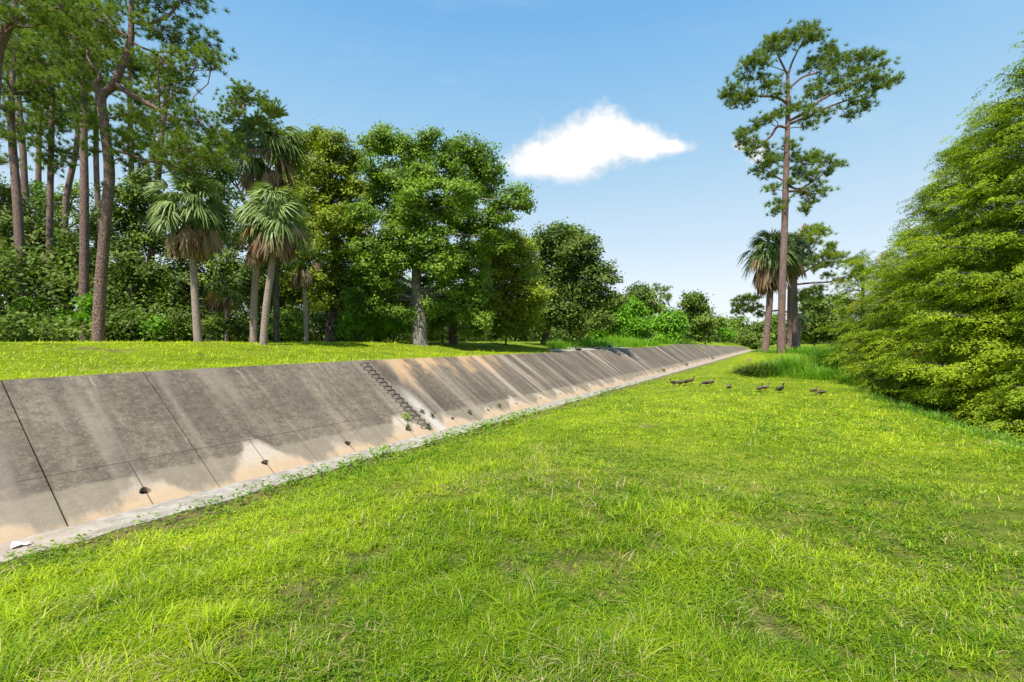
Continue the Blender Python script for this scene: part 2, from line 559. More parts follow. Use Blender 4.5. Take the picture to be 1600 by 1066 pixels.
def concrete_material(name, footing=False):
    m = bpy.data.materials.new(name)
    m.use_nodes = True
    k = NT(m.node_tree)
    p = k.n['Principled BSDF']
    uv = k.node('ShaderNodeTexCoord').outputs['UV']
    s, v, _ = k.sep(uv)
    vv = k.vec(s, v, 0)
    fine = k.noise(vv, 28, 5, 0.7)
    mid = k.noise(vv, 3.2, 6, 0.7)
    big = k.noise(vv, 0.55, 5, 0.6)
    if footing:
        col = k.mix(k.ss(mid, 0.3, 0.7), (0.20, 0.175, 0.145), (0.40, 0.365, 0.315))
        col = k.mix(k.ss(k.noise(k.vec(s, k.m('MULTIPLY', v, 3.0)), 1.4, 5, 0.7), 0.52, 0.66, 0, 0.75), col, (0.22, 0.19, 0.155))
        col = k.mix(k.ss(s, 2.5, 4.2, 0.5, 0.0), col, (0.36, 0.27, 0.20))
        col = k.mix(k.ss(fine, 0.5, 0.8, 0, 0.3), col, (0.16, 0.14, 0.11))
    else:
        # dark weathered concrete, algae mottling
        col = k.mix(k.ss(big, 0.35, 0.65), (0.105, 0.083, 0.060), (0.195, 0.156, 0.112))
        col = k.mix(k.ss(mid, 0.35, 0.7, 0, 0.6), col, (0.225, 0.180, 0.128))
        speck = k.noise(vv, 11, 6, 0.8)
        col = k.mix(k.ss(speck, 0.50, 0.72, 0, 0.55), col, (0.33, 0.285, 0.225))
        col = k.mix(k.ss(fine, 0.55, 0.35, 0, 0.55), col, (0.05, 0.042, 0.033))
        col = k.mix(k.ss(k.noise(vv, 5.5, 6, 0.75), 0.55, 0.40, 0, 0.45), col, (0.06, 0.05, 0.038))
        # run-off streaks down the slope
        st = k.noise(k.vec(k.m('MULTIPLY', s, 2.4), k.m('MULTIPLY', v, 0.16)), 1.0, 4, 0.7, 0.3)
        st2 = k.noise(k.vec(k.m('MULTIPLY', s, 0.85), k.m('MULTIPLY', v, 0.07), 7.0), 1.0, 3, 0.6, 0.2)
        far = k.ss(s, 6, 24, 0.5, 1.0)
        top = k.ss(v, 1.4, 4.0, 0.45, 1.0)
        col = k.mix(k.m('MULTIPLY', k.ss(st, 0.56, 0.40), k.m('MULTIPLY', far, 0.75)), col, (0.066, 0.054, 0.047))
        col = k.mix(k.m('MULTIPLY', k.ss(st2, 0.50, 0.66), k.m('MULTIPLY', far, 0.75)), col, (0.36, 0.29, 0.23))
        st3 = k.noise(k.vec(k.m('MULTIPLY', s, 9.0), k.m('MULTIPLY', v, 0.5), 3.0), 1.0, 3, 0.7)
        col = k.mix(k.m('MULTIPLY', k.ss(st3, 0.58, 0.72), k.m('MULTIPLY', k.ss(v, 2.9, 4.1), 0.7)), col, (0.40, 0.36, 0.31))
        # each panel a little different in tone
        wn_ = k.node('ShaderNodeTexWhiteNoise', noise_dimensions='1D')
        k.put(wn_.inputs[1], k.m('FLOOR', k.m('DIVIDE', k.m('SUBTRACT', s, HOLE_S0 - PW / 2), PW)))
        pv = k.m('MULTIPLY_ADD', wn_.outputs[0], 0.30, 0.85)
        col = k.mix(1.0, col, k.vec(pv, pv, pv), 'MULTIPLY')
        # pinkish grey film on the far dark streaks
        col = k.mix(k.m('MULTIPLY', k.ss(s, 12, 30), 0.10), col, (0.22, 0.165, 0.14))
        # orange iron wash from the crest
        oa = k.m('MULTIPLY', k.ss(s, 12.2, 14.0), k.ss(s, 22.5, 20.0))
        on = k.m('ADD', k.noise(k.vec(k.m('MULTIPLY', s, 0.9), k.m('MULTIPLY', v, 0.3)), 1.0, 4, 0.65), k.m('MULTIPLY', k.m('SUBTRACT', v, 3.3), 0.10))
        col = k.mix(k.m('MULTIPLY', oa, k.ss(on, 0.44, 0.62, 0, 0.8)), col, (0.46, 0.30, 0.16))
        # pale washed fans round each drain and the damp-line along the foot
        dx = k.m('SUBTRACT', k.m('FRACT', k.m('ADD', k.m('DIVIDE', k.m('SUBTRACT', s, HOLE_S0), PW), 0.5)), 0.5)
        dx = k.m('MULTIPLY', dx, PW)
        fan = k.m('POWER', 2.718, k.m('MULTIPLY', k.m('MULTIPLY', dx, dx), -3.2))
        wn2 = k.node('ShaderNodeTexWhiteNoise', noise_dimensions='1D')
        k.put(wn2.inputs[1], k.m('ADD', 17.3, k.m('FLOOR', k.m('DIVIDE', k.m('SUBTRACT', s, HOLE_S0 - PW / 2), PW))))
        low = k.m('ADD', k.ss(s, 14, 30, 0.16, 0.34), k.m('MULTIPLY', fan, k.m('MULTIPLY', k.ss(s, 16, 34, 1.0, 0.3), k.m('MULTIPLY_ADD', wn2.outputs[0], 0.8, 0.35))))
        wob = k.m('MULTIPLY', k.m('SUBTRACT', k.noise(k.vec(s, k.m('MULTIPLY', v, 0.5), 5.0), 1.5, 5, 0.65), 0.5), k.ss(s, 14, 30, 1.4, 2.4))
        mk = k.ss(k.m('SUBTRACT', k.m('ADD', k.m('ADD', low, wob), k.m('MULTIPLY', k.m('SUBTRACT', mid, 0.5), 0.35)), v), -0.10, 0.28)
        line = k.ss(k.m('ADD', v, k.m('MULTIPLY', mid, 0.45)), 1.10, 0.98)
        col = k.mix(k.m('MULTIPLY', line, 0.45), col, (0.30, 0.25, 0.18))
        tan = k.mix(k.ss(v, 0.15, 0.75), (0.47, 0.33, 0.205), (0.47, 0.395, 0.315))
        tan = k.mix(k.ss(mid, 0.4, 0.75, 0, 0.5), tan, (0.34, 0.26, 0.185))
        col = k.mix(k.m('MULTIPLY', mk, 0.85), col, tan)
        # pale band beside the step irons
        lb = k.m('MULTIPLY', k.ss(k.m('ABSOLUTE', k.m('SUBTRACT', s, 12.85)), 0.42, 0.08), k.ss(k.m('ADD', v, mid), 3.4, 1.6))
        col = k.mix(k.m('MULTIPLY', lb, 0.75), col, (0.50, 0.45, 0.39))
        # construction seam across and the short joint under it
        l1 = k.ss(k.m('ABSOLUTE', k.m('SUBTRACT', v, 1.20)), 0.016, 0.006)
        l1 = k.m('MULTIPLY', l1, k.m('MULTIPLY', k.ss(k.noise(vv, 0.7, 3), 0.38, 0.52), k.ss(s, 30, 22)))
        l2 = k.m('MULTIPLY', k.ss(k.m('ABSOLUTE', dx), 0.016, 0.006), k.ss(v, 1.22, 1.20))
        ln = k.m('MAXIMUM', k.m('MULTIPLY', l1, 0.7), k.m('MULTIPLY', l2, 0.75))
        col = k.mix(ln, col, (0.05, 0.042, 0.035))
        # hairline cracks
        vo = k.node('ShaderNodeTexVoronoi', feature='DISTANCE_TO_EDGE')
        k.put(vo.inputs['Vector'], k.vec(k.m('ADD', s, k.m('MULTIPLY', mid, 0.8)), k.m('ADD', v, k.m('MULTIPLY', big, 1.2))))
        vo.inputs['Scale'].default_value = 0.42
        cr = k.m('MULTIPLY', k.ss(vo.outputs[0], 0.006, 0.002), k.ss(big, 0.5, 0.6))
        col = k.mix(k.m('MULTIPLY', cr, 0.6), col, (0.06, 0.05, 0.04))
    k.put(p.inputs['Base Color'], col)
    p.inputs['Roughness'].default_value = 0.92
    p.inputs['Specular IOR Level'].default_value = 0.2
    b = k.node('ShaderNodeBump')
    b.inputs['Strength'].default_value = 0.35
    b.inputs['Distance'].default_value = 0.02
    k.put(b.inputs['Height'], k.m('ADD', fine, mid))
    k.l.new(b.outputs[0], p.inputs['Normal'])
    return m


# ------------------------------------------------------------------ ground
def make_ground():
    s = np.concatenate([np.arange(-60, -8, 4), np.arange(-8, 50, 0.5), np.arange(50, 120, 2.0), np.geomspace(120, 1500, 26)])
    rows = []
    for q in s:
        c = -float(Hc(q)) / TT
        v = np.concatenate([-np.geomspace(600, 14, 14) + c, np.linspace(c - 12, c - 0.5, 20), [c - 0.125, c - 0.115], np.linspace(c, -0.02, 6), [0.0, FOOT - 0.1], np.linspace(FOOT, 9, 22), np.linspace(9.4, 22, 32), np.geomspace(24, 900, 14)])
        rows.append(v)
    v = np.array(rows)
    S = np.repeat(s[:, None], v.shape[1], 1)
    U = v - P0
    Zz = ground_z(S, U)
    V = W(S, U, Zz).reshape(-1, 3)
    a, b = v.shape
    i = np.arange(a - 1)[:, None] * b + np.arange(b - 1)[None]
    Q = np.stack([i, i + 1, i + b + 1, i + b], -1).reshape(-1, 4)
    me = mesh_np('ground', V, Q[:, ::-1], uv=np.stack([S.ravel(), v.ravel()], -1), smooth=True)
    o = obj('ground', me, ground_material())
    tag(o, kind='structure')


make_ground()

# ------------------------------------------------------------------ sloped concrete wall
MC = concrete_material('weathered_concrete')
MF = concrete_material('footing_concrete', True)
SLEN = math.hypot(1, 1 / TT)           # slope length per metre of height
NORM = np.array([TT, 1.0]) / math.hypot(TT, 1)     # (u, z) outward normal
UPS = np.array([-1.0, TT]) / math.hypot(TT, 1)     # (u, z) up the slope


def slope_pt(s, d, out=0.0):
    """point on the face: s along, d metres up the slope from the foot, out metres proud"""
    s = np.asarray(s, float)
    d = np.asarray(d, float)
    return W(s, -P0 + d * UPS[0] + out * NORM[0], d * UPS[1] + out * NORM[1])


wall = thing('concrete_wall', 'long sloping grey concrete embankment wall of stained slabs', 'wall', tuple(W(0, -P0, 0)))
wall0 = W(0, -P0, 0)
HOLE_D, HOLE_R = 0.40, 0.085
DEP = 0.12


def panel(s0, s1, hole=True):
    n_top = 4
    L0, L1 = float(Hc(s0)) * SLEN, float(Hc(s1)) * SLEN
    pts, Q, T = [], [], []

    def add(s, d, out):
        pts.append((s, d, out))
        return len(pts) - 1
    sm_ = (s0 + s1) / 2
    # cell round the drain: square a..b, with circle
    a, b = sm_ - 0.2, sm_ + 0.2
    c, d = HOLE_D - 0.2, HOLE_D + 0.2
    xs = [s0, a, b, s1]
    frac = lambda q, L: q
    ys = [0.0, c, d]
    grid = {}
    for i, x in enumerate(xs):
        Lx = L0 + (L1 - L0) * (x - s0) / (s1 - s0)
        for j, y in enumerate(ys + list(np.linspace(d, Lx, n_top + 1)[1:])):
            grid[i, j] = add(x, y, 0.0)
    nj = len(ys) + n_top
    for i in range(3):
        for j in range(nj - 1):
            if hole and i == 1 and j == 1:
                continue
            Q.append((grid[i, j], grid[i + 1, j], grid[i + 1, j + 1], grid[i, j + 1]))
    if hole:
        K = 16
        ring, sq, inn = [], [], []
        for q in range(K):
            th = 2 * math.pi * (q + 0.0) / K + math.pi / 4
            cx, cy = math.cos(th), math.sin(th)
            f = 0.2 / max(abs(cx), abs(cy))
            if q % 4 == 0:
                corner = {0: (2, 2), 1: (1, 2), 2: (1, 1), 3: (2, 1)}[q // 4]
                sq.append(grid[corner])
            else:
                sq.append(add(sm_ + cx * f, HOLE_D + cy * f, 0.0))
            rr = HOLE_R * (1 + 0.12 * math.sin(3 * th + s0))
            ring.append(add(sm_ + cx * rr * 1.15, HOLE_D + cy * rr, 0.0))
            inn.append(add(sm_ + cx * rr * 1.1, HOLE_D + cy * rr * 0.95, -DEP))
        for q in range(K):
            r = (q + 1) % K
            Q.append((sq[q], sq[r], ring[r], ring[q])[::-1])
            Q.append((ring[q], ring[r], inn[r], inn[q])[::-1])
    # side skirts so the joint has depth
    for i in (0, 3):
        prev = None
        for j in range(nj):
            g0 = grid[i, j]
            x, y, _ = pts[g0]
            g1 = add(x, y, -0.1)
            if prev:
                Q.append((prev[0], g0, g1, prev[1]) if i == 3 else (g0, prev[0], prev[1], g1))
            prev = (g0, g1)
    # crest: top edge turns back level into the bank
    tops = [grid[i, nj - 1] for i in range(4)]
    P = np.array(pts)
    V = slope_pt(P[:, 0], P[:, 1], P[:, 2])
    back = []
    for t_ in tops:
        back.append(len(V) + len(back))
    Vb = V[tops] + np.array([-CS * 0.22, SN * 0.22, -0.004])
    Vc = Vb + np.array([0, 0, -0.1])
    V = np.vstack([V, Vb, Vc])
    for i in range(3):
        Q.append((tops[i], tops[i + 1], back[i + 1], back[i]))
        Q.append((back[i], back[i + 1], back[i + 1] + 4, back[i] + 4))
    P = np.vstack([P, np.column_stack([P[tops, 0], P[tops, 1] + 0.2, np.zeros(4)]), np.column_stack([P[tops, 0], P[tops, 1] + 0.25, np.zeros(4)])])
    me = mesh_np('slab', V - wall0, np.array(Q), uv=P[:, :2])
    return obj('slab', me, MC, wall)


GAP = 0.014
s_start = HOLE_S0 - PW * 6.5
NPAN = 82
pipe_me = None
for i in range(NPAN):
    a = s_start + i * PW
    sl = panel(a + GAP, a + PW - GAP, True)
    # the drain's dark bore
    mid = a + PW / 2
    if pipe_me is None:
        g = Geo()
        K = 14
        th = np.arange(K) / K * 2 * np.pi
        R0 = HOLE_R * 1.2
        e1 = np.array([SN, CS, 0])
        e2 = np.array([CS * UPS[0], -SN * UPS[0], UPS[1]])
        e3 = np.array([CS * NORM[0], -SN * NORM[0], NORM[1]])
        r1 = [R0 * (math.cos(t) * e1 + math.sin(t) * e2) - e3 * 0.085 for t in th]
        r2 = [R0 * (math.cos(t) * e1 + math.sin(t) * e2) - e3 * 0.125 for t in th]
        r1 = np.array(r1)
        r2 = np.array(r2)
        V = np.vstack([r1, r2, [-e3 * 0.125]])
        g.add(V, [(q, (q + 1) % K, K + (q + 1) % K, K + q) for q in range(K)], [(K + q, K + (q + 1) % K, 2 * K) for q in range(K)])
        pipe_me = g.mesh('drain_hole')
    if i < 40:
        dh = obj('drain_hole', pipe_me, M['hole'], wall, tuple(slope_pt(mid, HOLE_D) - wall0))

# footing strip along the foot, with an uneven outer edge
g = Geo()
ss_ = np.concatenate([np.arange(-20, 60, 0.35), np.arange(60, 185, 2.0)])
wd = FOOT + 0.10 * vnoise(ss_, 0, 1.3, 11) + 0.05 * vnoise(ss_, 0, 0.5, 12) + 0.12 * (ss_ > 2.8) * np.exp(-(ss_ - 2.8) * 2)
rows = [W(ss_, -P0 + 0.004, 0.030), W(ss_, -P0 + wd, 0.040 + 0 * ss_), W(ss_, -P0 + wd, -0.12)]
V = np.vstack(rows) - wall0
n_ = len(ss_)
i = np.arange(n_ - 1)
Q = np.vstack([np.stack([i, i + n_, i + n_ + 1, i + 1], -1), np.stack([i + n_, i + 2 * n_, i + 2 * n_ + 1, i + n_ + 1], -1)])
uvv = np.concatenate([np.column_stack([ss_, 0 * ss_]), np.column_stack([ss_, wd]), np.column_stack([ss_, wd + 0.1])])
obj('footing', mesh_np('footing', V, Q, uv=uvv), MF, wall)

# ---- step irons
def rung_mesh():
    g = Geo()
    r = 0.0145
    w_, h_ = 0.16, 0.11
    P = [(-w_, 0, -0.08), (-w_, 0, h_ * 0.8), (-w_ + 0.03, 0, h_), (0, 0.0, h_), (w_ - 0.03, 0, h_), (w_, 0, h_ * 0.8), (w_, 0, -0.08)]
    e1 = np.array([SN, CS, 0])
    e2 = np.array([CS * UPS[0], -SN * UPS[0], UPS[1]])
    e3 = np.array([CS * NORM[0], -SN * NORM[0], NORM[1]])
    P = [a * e1 + b * e2 + c * e3 for a, b, c in P]
    tube(g, P, [r] * len(P), 8, 3)
    return g.mesh('rung', smooth=True)


rm = rung_mesh()
for s_l, lab in ((12.2, 'near row of black iron step rungs up the grey wall'), (60.0, 'distant row of black step rungs on the far end of the wall')):
    base = slope_pt(s_l, 0.3)
    t = thing('step_ladder', lab, 'ladder', tuple(base))
    L = float(Hc(s_l)) * SLEN
    for q in range(16):
        d = 0.32 + (L - 0.62) * q / 15
        obj('rung', rm, M['rust'], t, tuple(slope_pt(s_l + (0.12 if q % 2 else 0) * 0.2, d) - base))

# ---- side inlet apron on the bank top
aq = []
sA = np.linspace(31, 50, 20)
for q, sv in enumerate(sA):
    c = -float(Hc(sv)) / TT - P0
    wA = 3.3 * math.sin(math.pi * (q + 0.6) / 20.2) ** 0.5
    for e in (c - 0.25, c - 0.25 - wA):
        aq.append(W(sv, e, float(ground_z(sv, e)) + 0.03 + (0.0)))
aq = np.array(aq)
i = np.arange(19) * 2
me = mesh_np('path', aq, np.stack([i, i + 2, i + 3, i + 1], -1), uv=np.column_stack([np.repeat(sA, 2), np.tile([3.0, 4.0], 20)]))
tag(obj('path', me, MF), kind='structure')

# ------------------------------------------------------------------ trees
def base_at(px, Z, dz=0.0):
    x = (px - 800) / F * Z
    return np.array([x, Z, float(gz_world(x, Z)) + dz])


def path_px(pts, Z, base=None, lean=0.0):
    """trunk or limb given as (px, py, radius in px[, extra depth]) -> world"""
    P, r = [], []
    for q in pts:
        z = Z + (q[3] if len(q) > 3 else 0.0)
        P.append(PX(q[0], q[1], z))
        r.append(q[2] / F * Z)
    P = np.array(P)
    if base is not None:
        P[0] = [P[0][0], P[0][1], float(gz_world(P[0][0], P[0][1])) - 0.15]
    return P, np.array(r)


def lobe_clumps(c, rad, n, lo=0.5):
    d = unit(n)
    k = rng.uniform(lo, 1.0, n) ** 0.6 * (1 + 0.18 * rng.normal(size=n))
    return c + d * k[:, None] * rad, d


def tree_obj(name, label, cat, group, base, trunk, crown, tm, cm, extra=None):
    t = thing(name, label, cat, tuple(base), group)
    obj('trunk', trunk.mesh('trunk', base, smooth=True), tm, t)
    if crown is not None:
        obj('crown', crown.mesh('crown', base), cm, t)
    return t


def limb(g, a, b, r0, r1, sag=0.15, n=5, wig=0.12):
    a, b = np.asarray(a, float), np.asarray(b, float)
    L = np.linalg.norm(b - a)
    m1 = a * 0.62 + b * 0.38 + np.array([0, 0, sag * L]) + rng.normal(size=3) * wig * L * 0.5
    m2 = a * 0.3 + b * 0.7 + np.array([0, 0, sag * 0.8 * L]) + rng.normal(size=3) * wig * L * 0.5
    tube(g, [a, m1, m2, b], [r0, r0 * 0.7 + r1 * 0.3, r0 * 0.35 + r1 * 0.65, r1], n, 2, cap=False)


def broadleaf(name, label, cat, group, Z, trunk_pts, lobes, mat, leaf=0.16, dens=1.0, rc=0.42, bark='obark', depth=0.6, tint0=0.5, flat=0.8, lpc=70):
    """lobes: (px, py, r px[, dZ]) read from the crown's outline; each is a real ellipsoid of leaf clumps"""
    tg, cg = Geo(), Geo()
    TP, TR = path_px(trunk_pts, Z, base=True)
    base = np.array([TP[0][0], TP[0][1], float(gz_world(TP[0][0], TP[0][1]))])
    fl = np.array([TP[0] + (0, 0, 0.0), TP[0] + (TP[1] - TP[0]) * 0.12])
    P2 = np.vstack([fl, TP[1:]])
    R2 = np.concatenate([[TR[0] * 1.55, TR[0]], TR[1:]])
    tube(tg, P2, R2, 10, 3, wob=0.08)
    sp, sr = smooth_path(TP, TR, 6)
    for lb in lobes:
        lx, ly, lr = lb[:3]
        dz = lb[3] if len(lb) > 3 else rng.uniform(-1, 1) * depth * lr / F * Z * 1.6
        zz = Z + dz
        c = PX(lx, ly, zz)
        r = lr / F * Z
        rad = np.array([r, r * 1.15, r * flat])
        # limb to this lobe from the closest lower trunk point
        cand = sp[int(len(sp) * 0.35):]
        dd = np.linalg.norm(cand - c, axis=1) + 2.0 * np.clip(cand[:, 2] - c[2] + 0.3 * r, 0, None)
        k = int(np.argmin(dd)) + int(len(sp) * 0.35)
        limb(tg, sp[k], c, min(sr[k] * 0.6, 0.05 + r * 0.06), 0.03, 0.10, 6)
        nc = max(5, int(dens * 9.0 * (r / rc) ** 1.9))
        cc, dn = lobe_clumps(c, rad, nc)
        for q in range(0, nc, 3):
            limb(tg, c + (cc[q] - c) * 0.1, cc[q], 0.03, 0.01, 0.05, 4)
        hue = rng.normal(0, 0.19, nc) + rng.normal(0, 0.09) + tint0
        m_ = lpc
        C = np.repeat(cc, m_, 0)
        off = rng.normal(size=(nc * m_, 3)) * rc * np.array([0.55, 0.55, 0.36])
        C = C + off
        cn = nrm(dn * 0.7 + unit(nc) * 0.55 + np.array([0, -0.1, 0.75]))
        N = nrm(np.repeat(cn, m_, 0) * 0.9 + unit(nc * m_) * 0.6)
        t = np.clip(np.repeat(hue, m_) + rng.normal(0, 0.16, nc * m_), 0, 1)
        s_ = leaf * rng.uniform(0.7, 1.3, nc * m_)
        leaves(cg, C, N, s_, s_ * 0.58, t)
    return tree_obj(name, label, cat, group, base, tg, cg, M[bark], M[mat])


def tufts(g, C, A, n=22, L=0.27, wdt=0.02, tint=0.5):
    """needle tufts: thin blades fanning out about axis A"""
    N = len(C)
    d = nrm(np.repeat(A, n, 0) * 0.75 + unit(N * n))
    p = np.repeat(C, n, 0)
    sd_ = nrm(np.cross(d, unit(N * n)))
    l = (L * rng.uniform(0.75, 1.2, N * n))[:, None]
    V = np.stack([p - sd_ * wdt / 2, p + sd_ * wdt / 2, p + d * l], 1).reshape(-1, 3)
    T = np.arange(N * n * 3).reshape(-1, 3)
    t = np.clip(np.repeat(tint, n) + rng.normal(0, 0.12, N * n), 0, 1)
    g.add(V, None, T, np.repeat(t, 3))


LIMB_K = 0.75


def pine(name, label, group, Z, trunk_pts, lobes, mat='pine', limbs=(), dens=1.0, nl=22, L=0.30, wdt=0.024, cat='pine tree', ntuft=1.0, bark='pbark', tint0=0.5, flat=0.6):
    tg, cg = Geo(), Geo()
    TP, TR = path_px(trunk_pts, Z, base=True)
    TR = TR * 0.84
    base = np.array([TP[0][0], TP[0][1], float(gz_world(TP[0][0], TP[0][1]))])
    tube(tg, np.vstack([TP[0], TP[0] + (TP[1] - TP[0]) * 0.08, TP[1:]]), np.concatenate([[TR[0] * 1.3, TR[0]], TR[1:]]), 12, 4, wob=0.05)
    sp, sr = smooth_path(TP, TR, 6)
    lim = []
    for l in limbs:
        P, r = path_px(l, Z)
        r = r * LIMB_K
        tube(tg, P, r, 7, 4, wob=0.05)
        q, qr = smooth_path(P, r, 4)
        lim.append(q)
        sp = np.vstack([sp, q])
        sr = np.concatenate([sr, qr])
    lo = int(0.3 * len(TP) * 6)
    for lb in lobes:
        lx, ly, lr = lb[:3]
        dz = lb[3] if len(lb) > 3 else rng.uniform(-1, 1) * lr / F * Z * 1.3
        c = PX(lx, ly, Z + dz)
        r = lr / F * Z
        dd = np.linalg.norm(sp - c, axis=1) + 1.5 * np.clip(sp[:, 2] - c[2] + 0.2 * r, 0, None)
        k = int(np.argmin(dd))
        limb(tg, sp[k], c, min(sr[k] * 0.5, 0.035 + 0.02 * r), 0.022, -0.02, 5, 0.1)
        nb = max(6, int(dens * (15 * r * r + 5)))
        bc, dn = lobe_clumps(c, np.array([r, r * 1.1, r * flat]), nb, 0.35)
        hue = np.clip(tint0 + rng.normal(0, 0.16, nb), 0.05, 0.95)
        for q in range(nb):
            limb(tg, c + rng.normal(size=3) * 0.1 * r, bc[q], 0.02, 0.008, -0.05, 3, 0.2)
        m_ = max(3, int(4 * ntuft))
        C = np.repeat(bc, m_, 0) + rng.normal(size=(nb * m_, 3)) * np.array([0.30, 0.30, 0.15])
        A = nrm(np.repeat(dn, m_, 0) * 0.5 + np.array([0, 0, 0.7]) + 0.3 * unit(nb * m_))
        tufts(cg, C, A, nl, L, wdt, np.repeat(hue, m_))
    return tree_obj(name, label, cat, group, base, tg, cg, M[bark], M[mat])


def frond(nseg, fan, rad, droop, wd):
    """one fan leaf pointing along +Y, blade from origin; returns V,Q (petiole excluded)"""
    V, Q = [], []
    for i in range(nseg):
        th = -fan / 2 + fan * i / (nseg - 1)
        L = rad * (1 - 0.28 * abs(th / (fan / 2)) ** 1.5) * rng.uniform(0.78, 1.12)
        th += rng.normal(0, 0.04)
        dj = droop * rng.uniform(0.5, 1.8)
        d = np.array([math.sin(th), math.cos(th), 0])
        p = np.array([math.cos(th), -math.sin(th), 0])
        y0 = np.array([0, min(0, 0), 0])
        zf = 0.05 * (1 if i % 2 else -1)
        for j, (k, ww) in enumerate(((0.03, 0.35), (0.35, 1.0), (0.7, 0.75), (1.0, 0.12))):
            cpt = y0 + d * L * k
            z = -dj * (max(0, k - 0.3) ** 1.7) * rad + 0.10 * abs(math.sin(th)) * k * rad + zf * k
            for sgn in (-1, 1):
                V.append(cpt + p * sgn * wd * ww / 2 + np.array([0, 0, z]))
        b = len(V) - 8
        for j in range(3):
            Q.append((b + 2 * j, b + 2 * j + 1, b + 2 * j + 3, b + 2 * j + 2))
    return np.array(V), np.array(Q)


FR = [frond(24, R(f), 1.0, dr, 0.075) for f, dr in ((150, 0.5), (120, 0.7), (190, 0.6), (100, 0.8), (220, 0.45))]
FD = [frond(13, R(f), 1.0, 0.2, 0.10) for f in (34, 50, 24)]


def place_fronds(g, centre, dirs, petiole, size, lib, tint, droop=0.35, pet_r=0.014, tipfall=0.0):
    for i, d in enumerate(dirs):
        V, Q = lib[rng.integers(len(lib))]
        sz = size * rng.uniform(0.85, 1.15)
        pl_ = petiole * rng.uniform(0.85, 1.1)
        d = d / np.linalg.norm(d)
        side = np.cross(d, [0, 0, 1.0])
        if np.linalg.norm(side) < 0.1:
            side = np.array([1.0, 0, 0])
        side /= np.linalg.norm(side)
        up = np.cross(side, d)
        tw = rng.normal(0, 0.5)
        s2 = side * math.cos(tw) + up * math.sin(tw)
        u2 = np.cross(s2, d)
        Wv = V * sz
        P = centre + d * pl_ + Wv[:, :1] * s2 + Wv[:, 1:2] * d + Wv[:, 2:3] * u2
        hd = np.linalg.norm((P - centre)[:, :2], axis=1)
        P[:, 2] -= droop * hd ** 2 * 0.35 + tipfall * sz * np.linalg.norm(V, axis=1) ** 2.2
        t = np.clip(tint + rng.normal(0, 0.14) + rng.normal(0, 0.06, len(P)), 0, 1) if tint <= 1 else np.full(len(P), tint)
        g.add(P, Q, None, t)
        e = centre + d * pl_ * 1.02
        e = e - np.array([0, 0, droop * 0.35 * np.linalg.norm((e - centre)[:2]) ** 2])
        tube(g, [centre, (centre + e) / 2 + [0, 0, 0.03], e], [pet_r * 1.4, pet_r, pet_r * 0.8], 4, 1, cap=False, tint=min(tint, 1) + 0.1)


def palm(label, Z, trunk_pts, crown_r_px, mat='palm', n=46, dead=34, name='cabbage_palm', group='cabbage palms', cy=None, skirt=1.0, tint0=0.5, bark='lbark'):
    tg, cg, dg = Geo(), Geo(), Geo()
    TP, TR = path_px(trunk_pts, Z, base=True)
    TR = TR * 0.80
    base = np.array([TP[0][0], TP[0][1], float(gz_world(TP[0][0], TP[0][1]))])
    tube(tg, np.vstack([TP[0], TP[0] + (TP[1] - TP[0]) * 0.07, TP[1:]]), np.concatenate([[TR[0] * 1.25, TR[0]], TR[1:]]), 12, 4, wob=0.03)
    c = TP[-1] + np.array([0, 0, 0.42 * crown_r_px / F * Z])
    TOPZ = TP[-1]
    Rr = crown_r_px / F * Z
    pet, size = Rr * 0.55, Rr * 0.56
    for i in range(n):
        k = (i + 0.5) / n
        el = math.asin(np.clip(0.99 - 1.34 * k, -1, 1)) + rng.normal(0, 0.17)
        az = i * 2.39996 + rng.normal(0, 0.4)
        d = np.array([math.cos(az) * math.cos(el), math.sin(az) * math.cos(el), math.sin(el)])
        old = 1.4 if (k > 0.8 and rng.uniform() < 0.12) else None
        place_fronds(cg, c + np.array([0, 0, 0.1 - 0.2 * k]), [d], pet * rng.uniform(0.55, 1.15), size * rng.uniform(0.72, 1.1), FR,
                     old or float(np.clip(tint0 + 0.25 - 0.35 * k + rng.normal(0, 0.17), 0, 1)), droop=0.12 + 0.25 * k, tipfall=rng.uniform(0.08, 0.45))
    for i in range(dead):
        k = (i + 0.5) / max(dead, 1)
        az = i * 2.39996 + rng.normal(0, 0.5)
        el = R(rng.uniform(-88, -58))
        d = np.array([math.cos(az) * math.cos(el), math.sin(az) * math.cos(el), math.sin(el)])
        off = np.array([math.cos(az), math.sin(az), 0]) * Rr * rng.uniform(0.12, 0.48) * (1 - 0.3 * k)
        place_fronds(dg, TOPZ + off + np.array([0, 0, Rr * 0.06 - Rr * 0.45 * k * rng.uniform(0.3, 1)]), [d], pet * 0.15, size * rng.uniform(0.75, 1.2), FD, float(rng.uniform(0.0, 1.0)), droop=0.1, tipfall=0.1)
    # flower stalk remains
    t = thing(name, label, 'palm tree', tuple(base), group)
    obj('trunk', tg.mesh('trunk', base, smooth=True), M[bark], t)
    obj('crown', cg.mesh('crown', base), M[mat], t)
    if dead:
        obj('dead_fronds', dg.mesh('dead_fronds', base), M['dead'], t)
    return t


G_P = 'tall pines of the wood on the left bank'
G_W = 'broadleaf trees of the wood on the left bank'
G_S = 'shrubs along the foot of the wood'

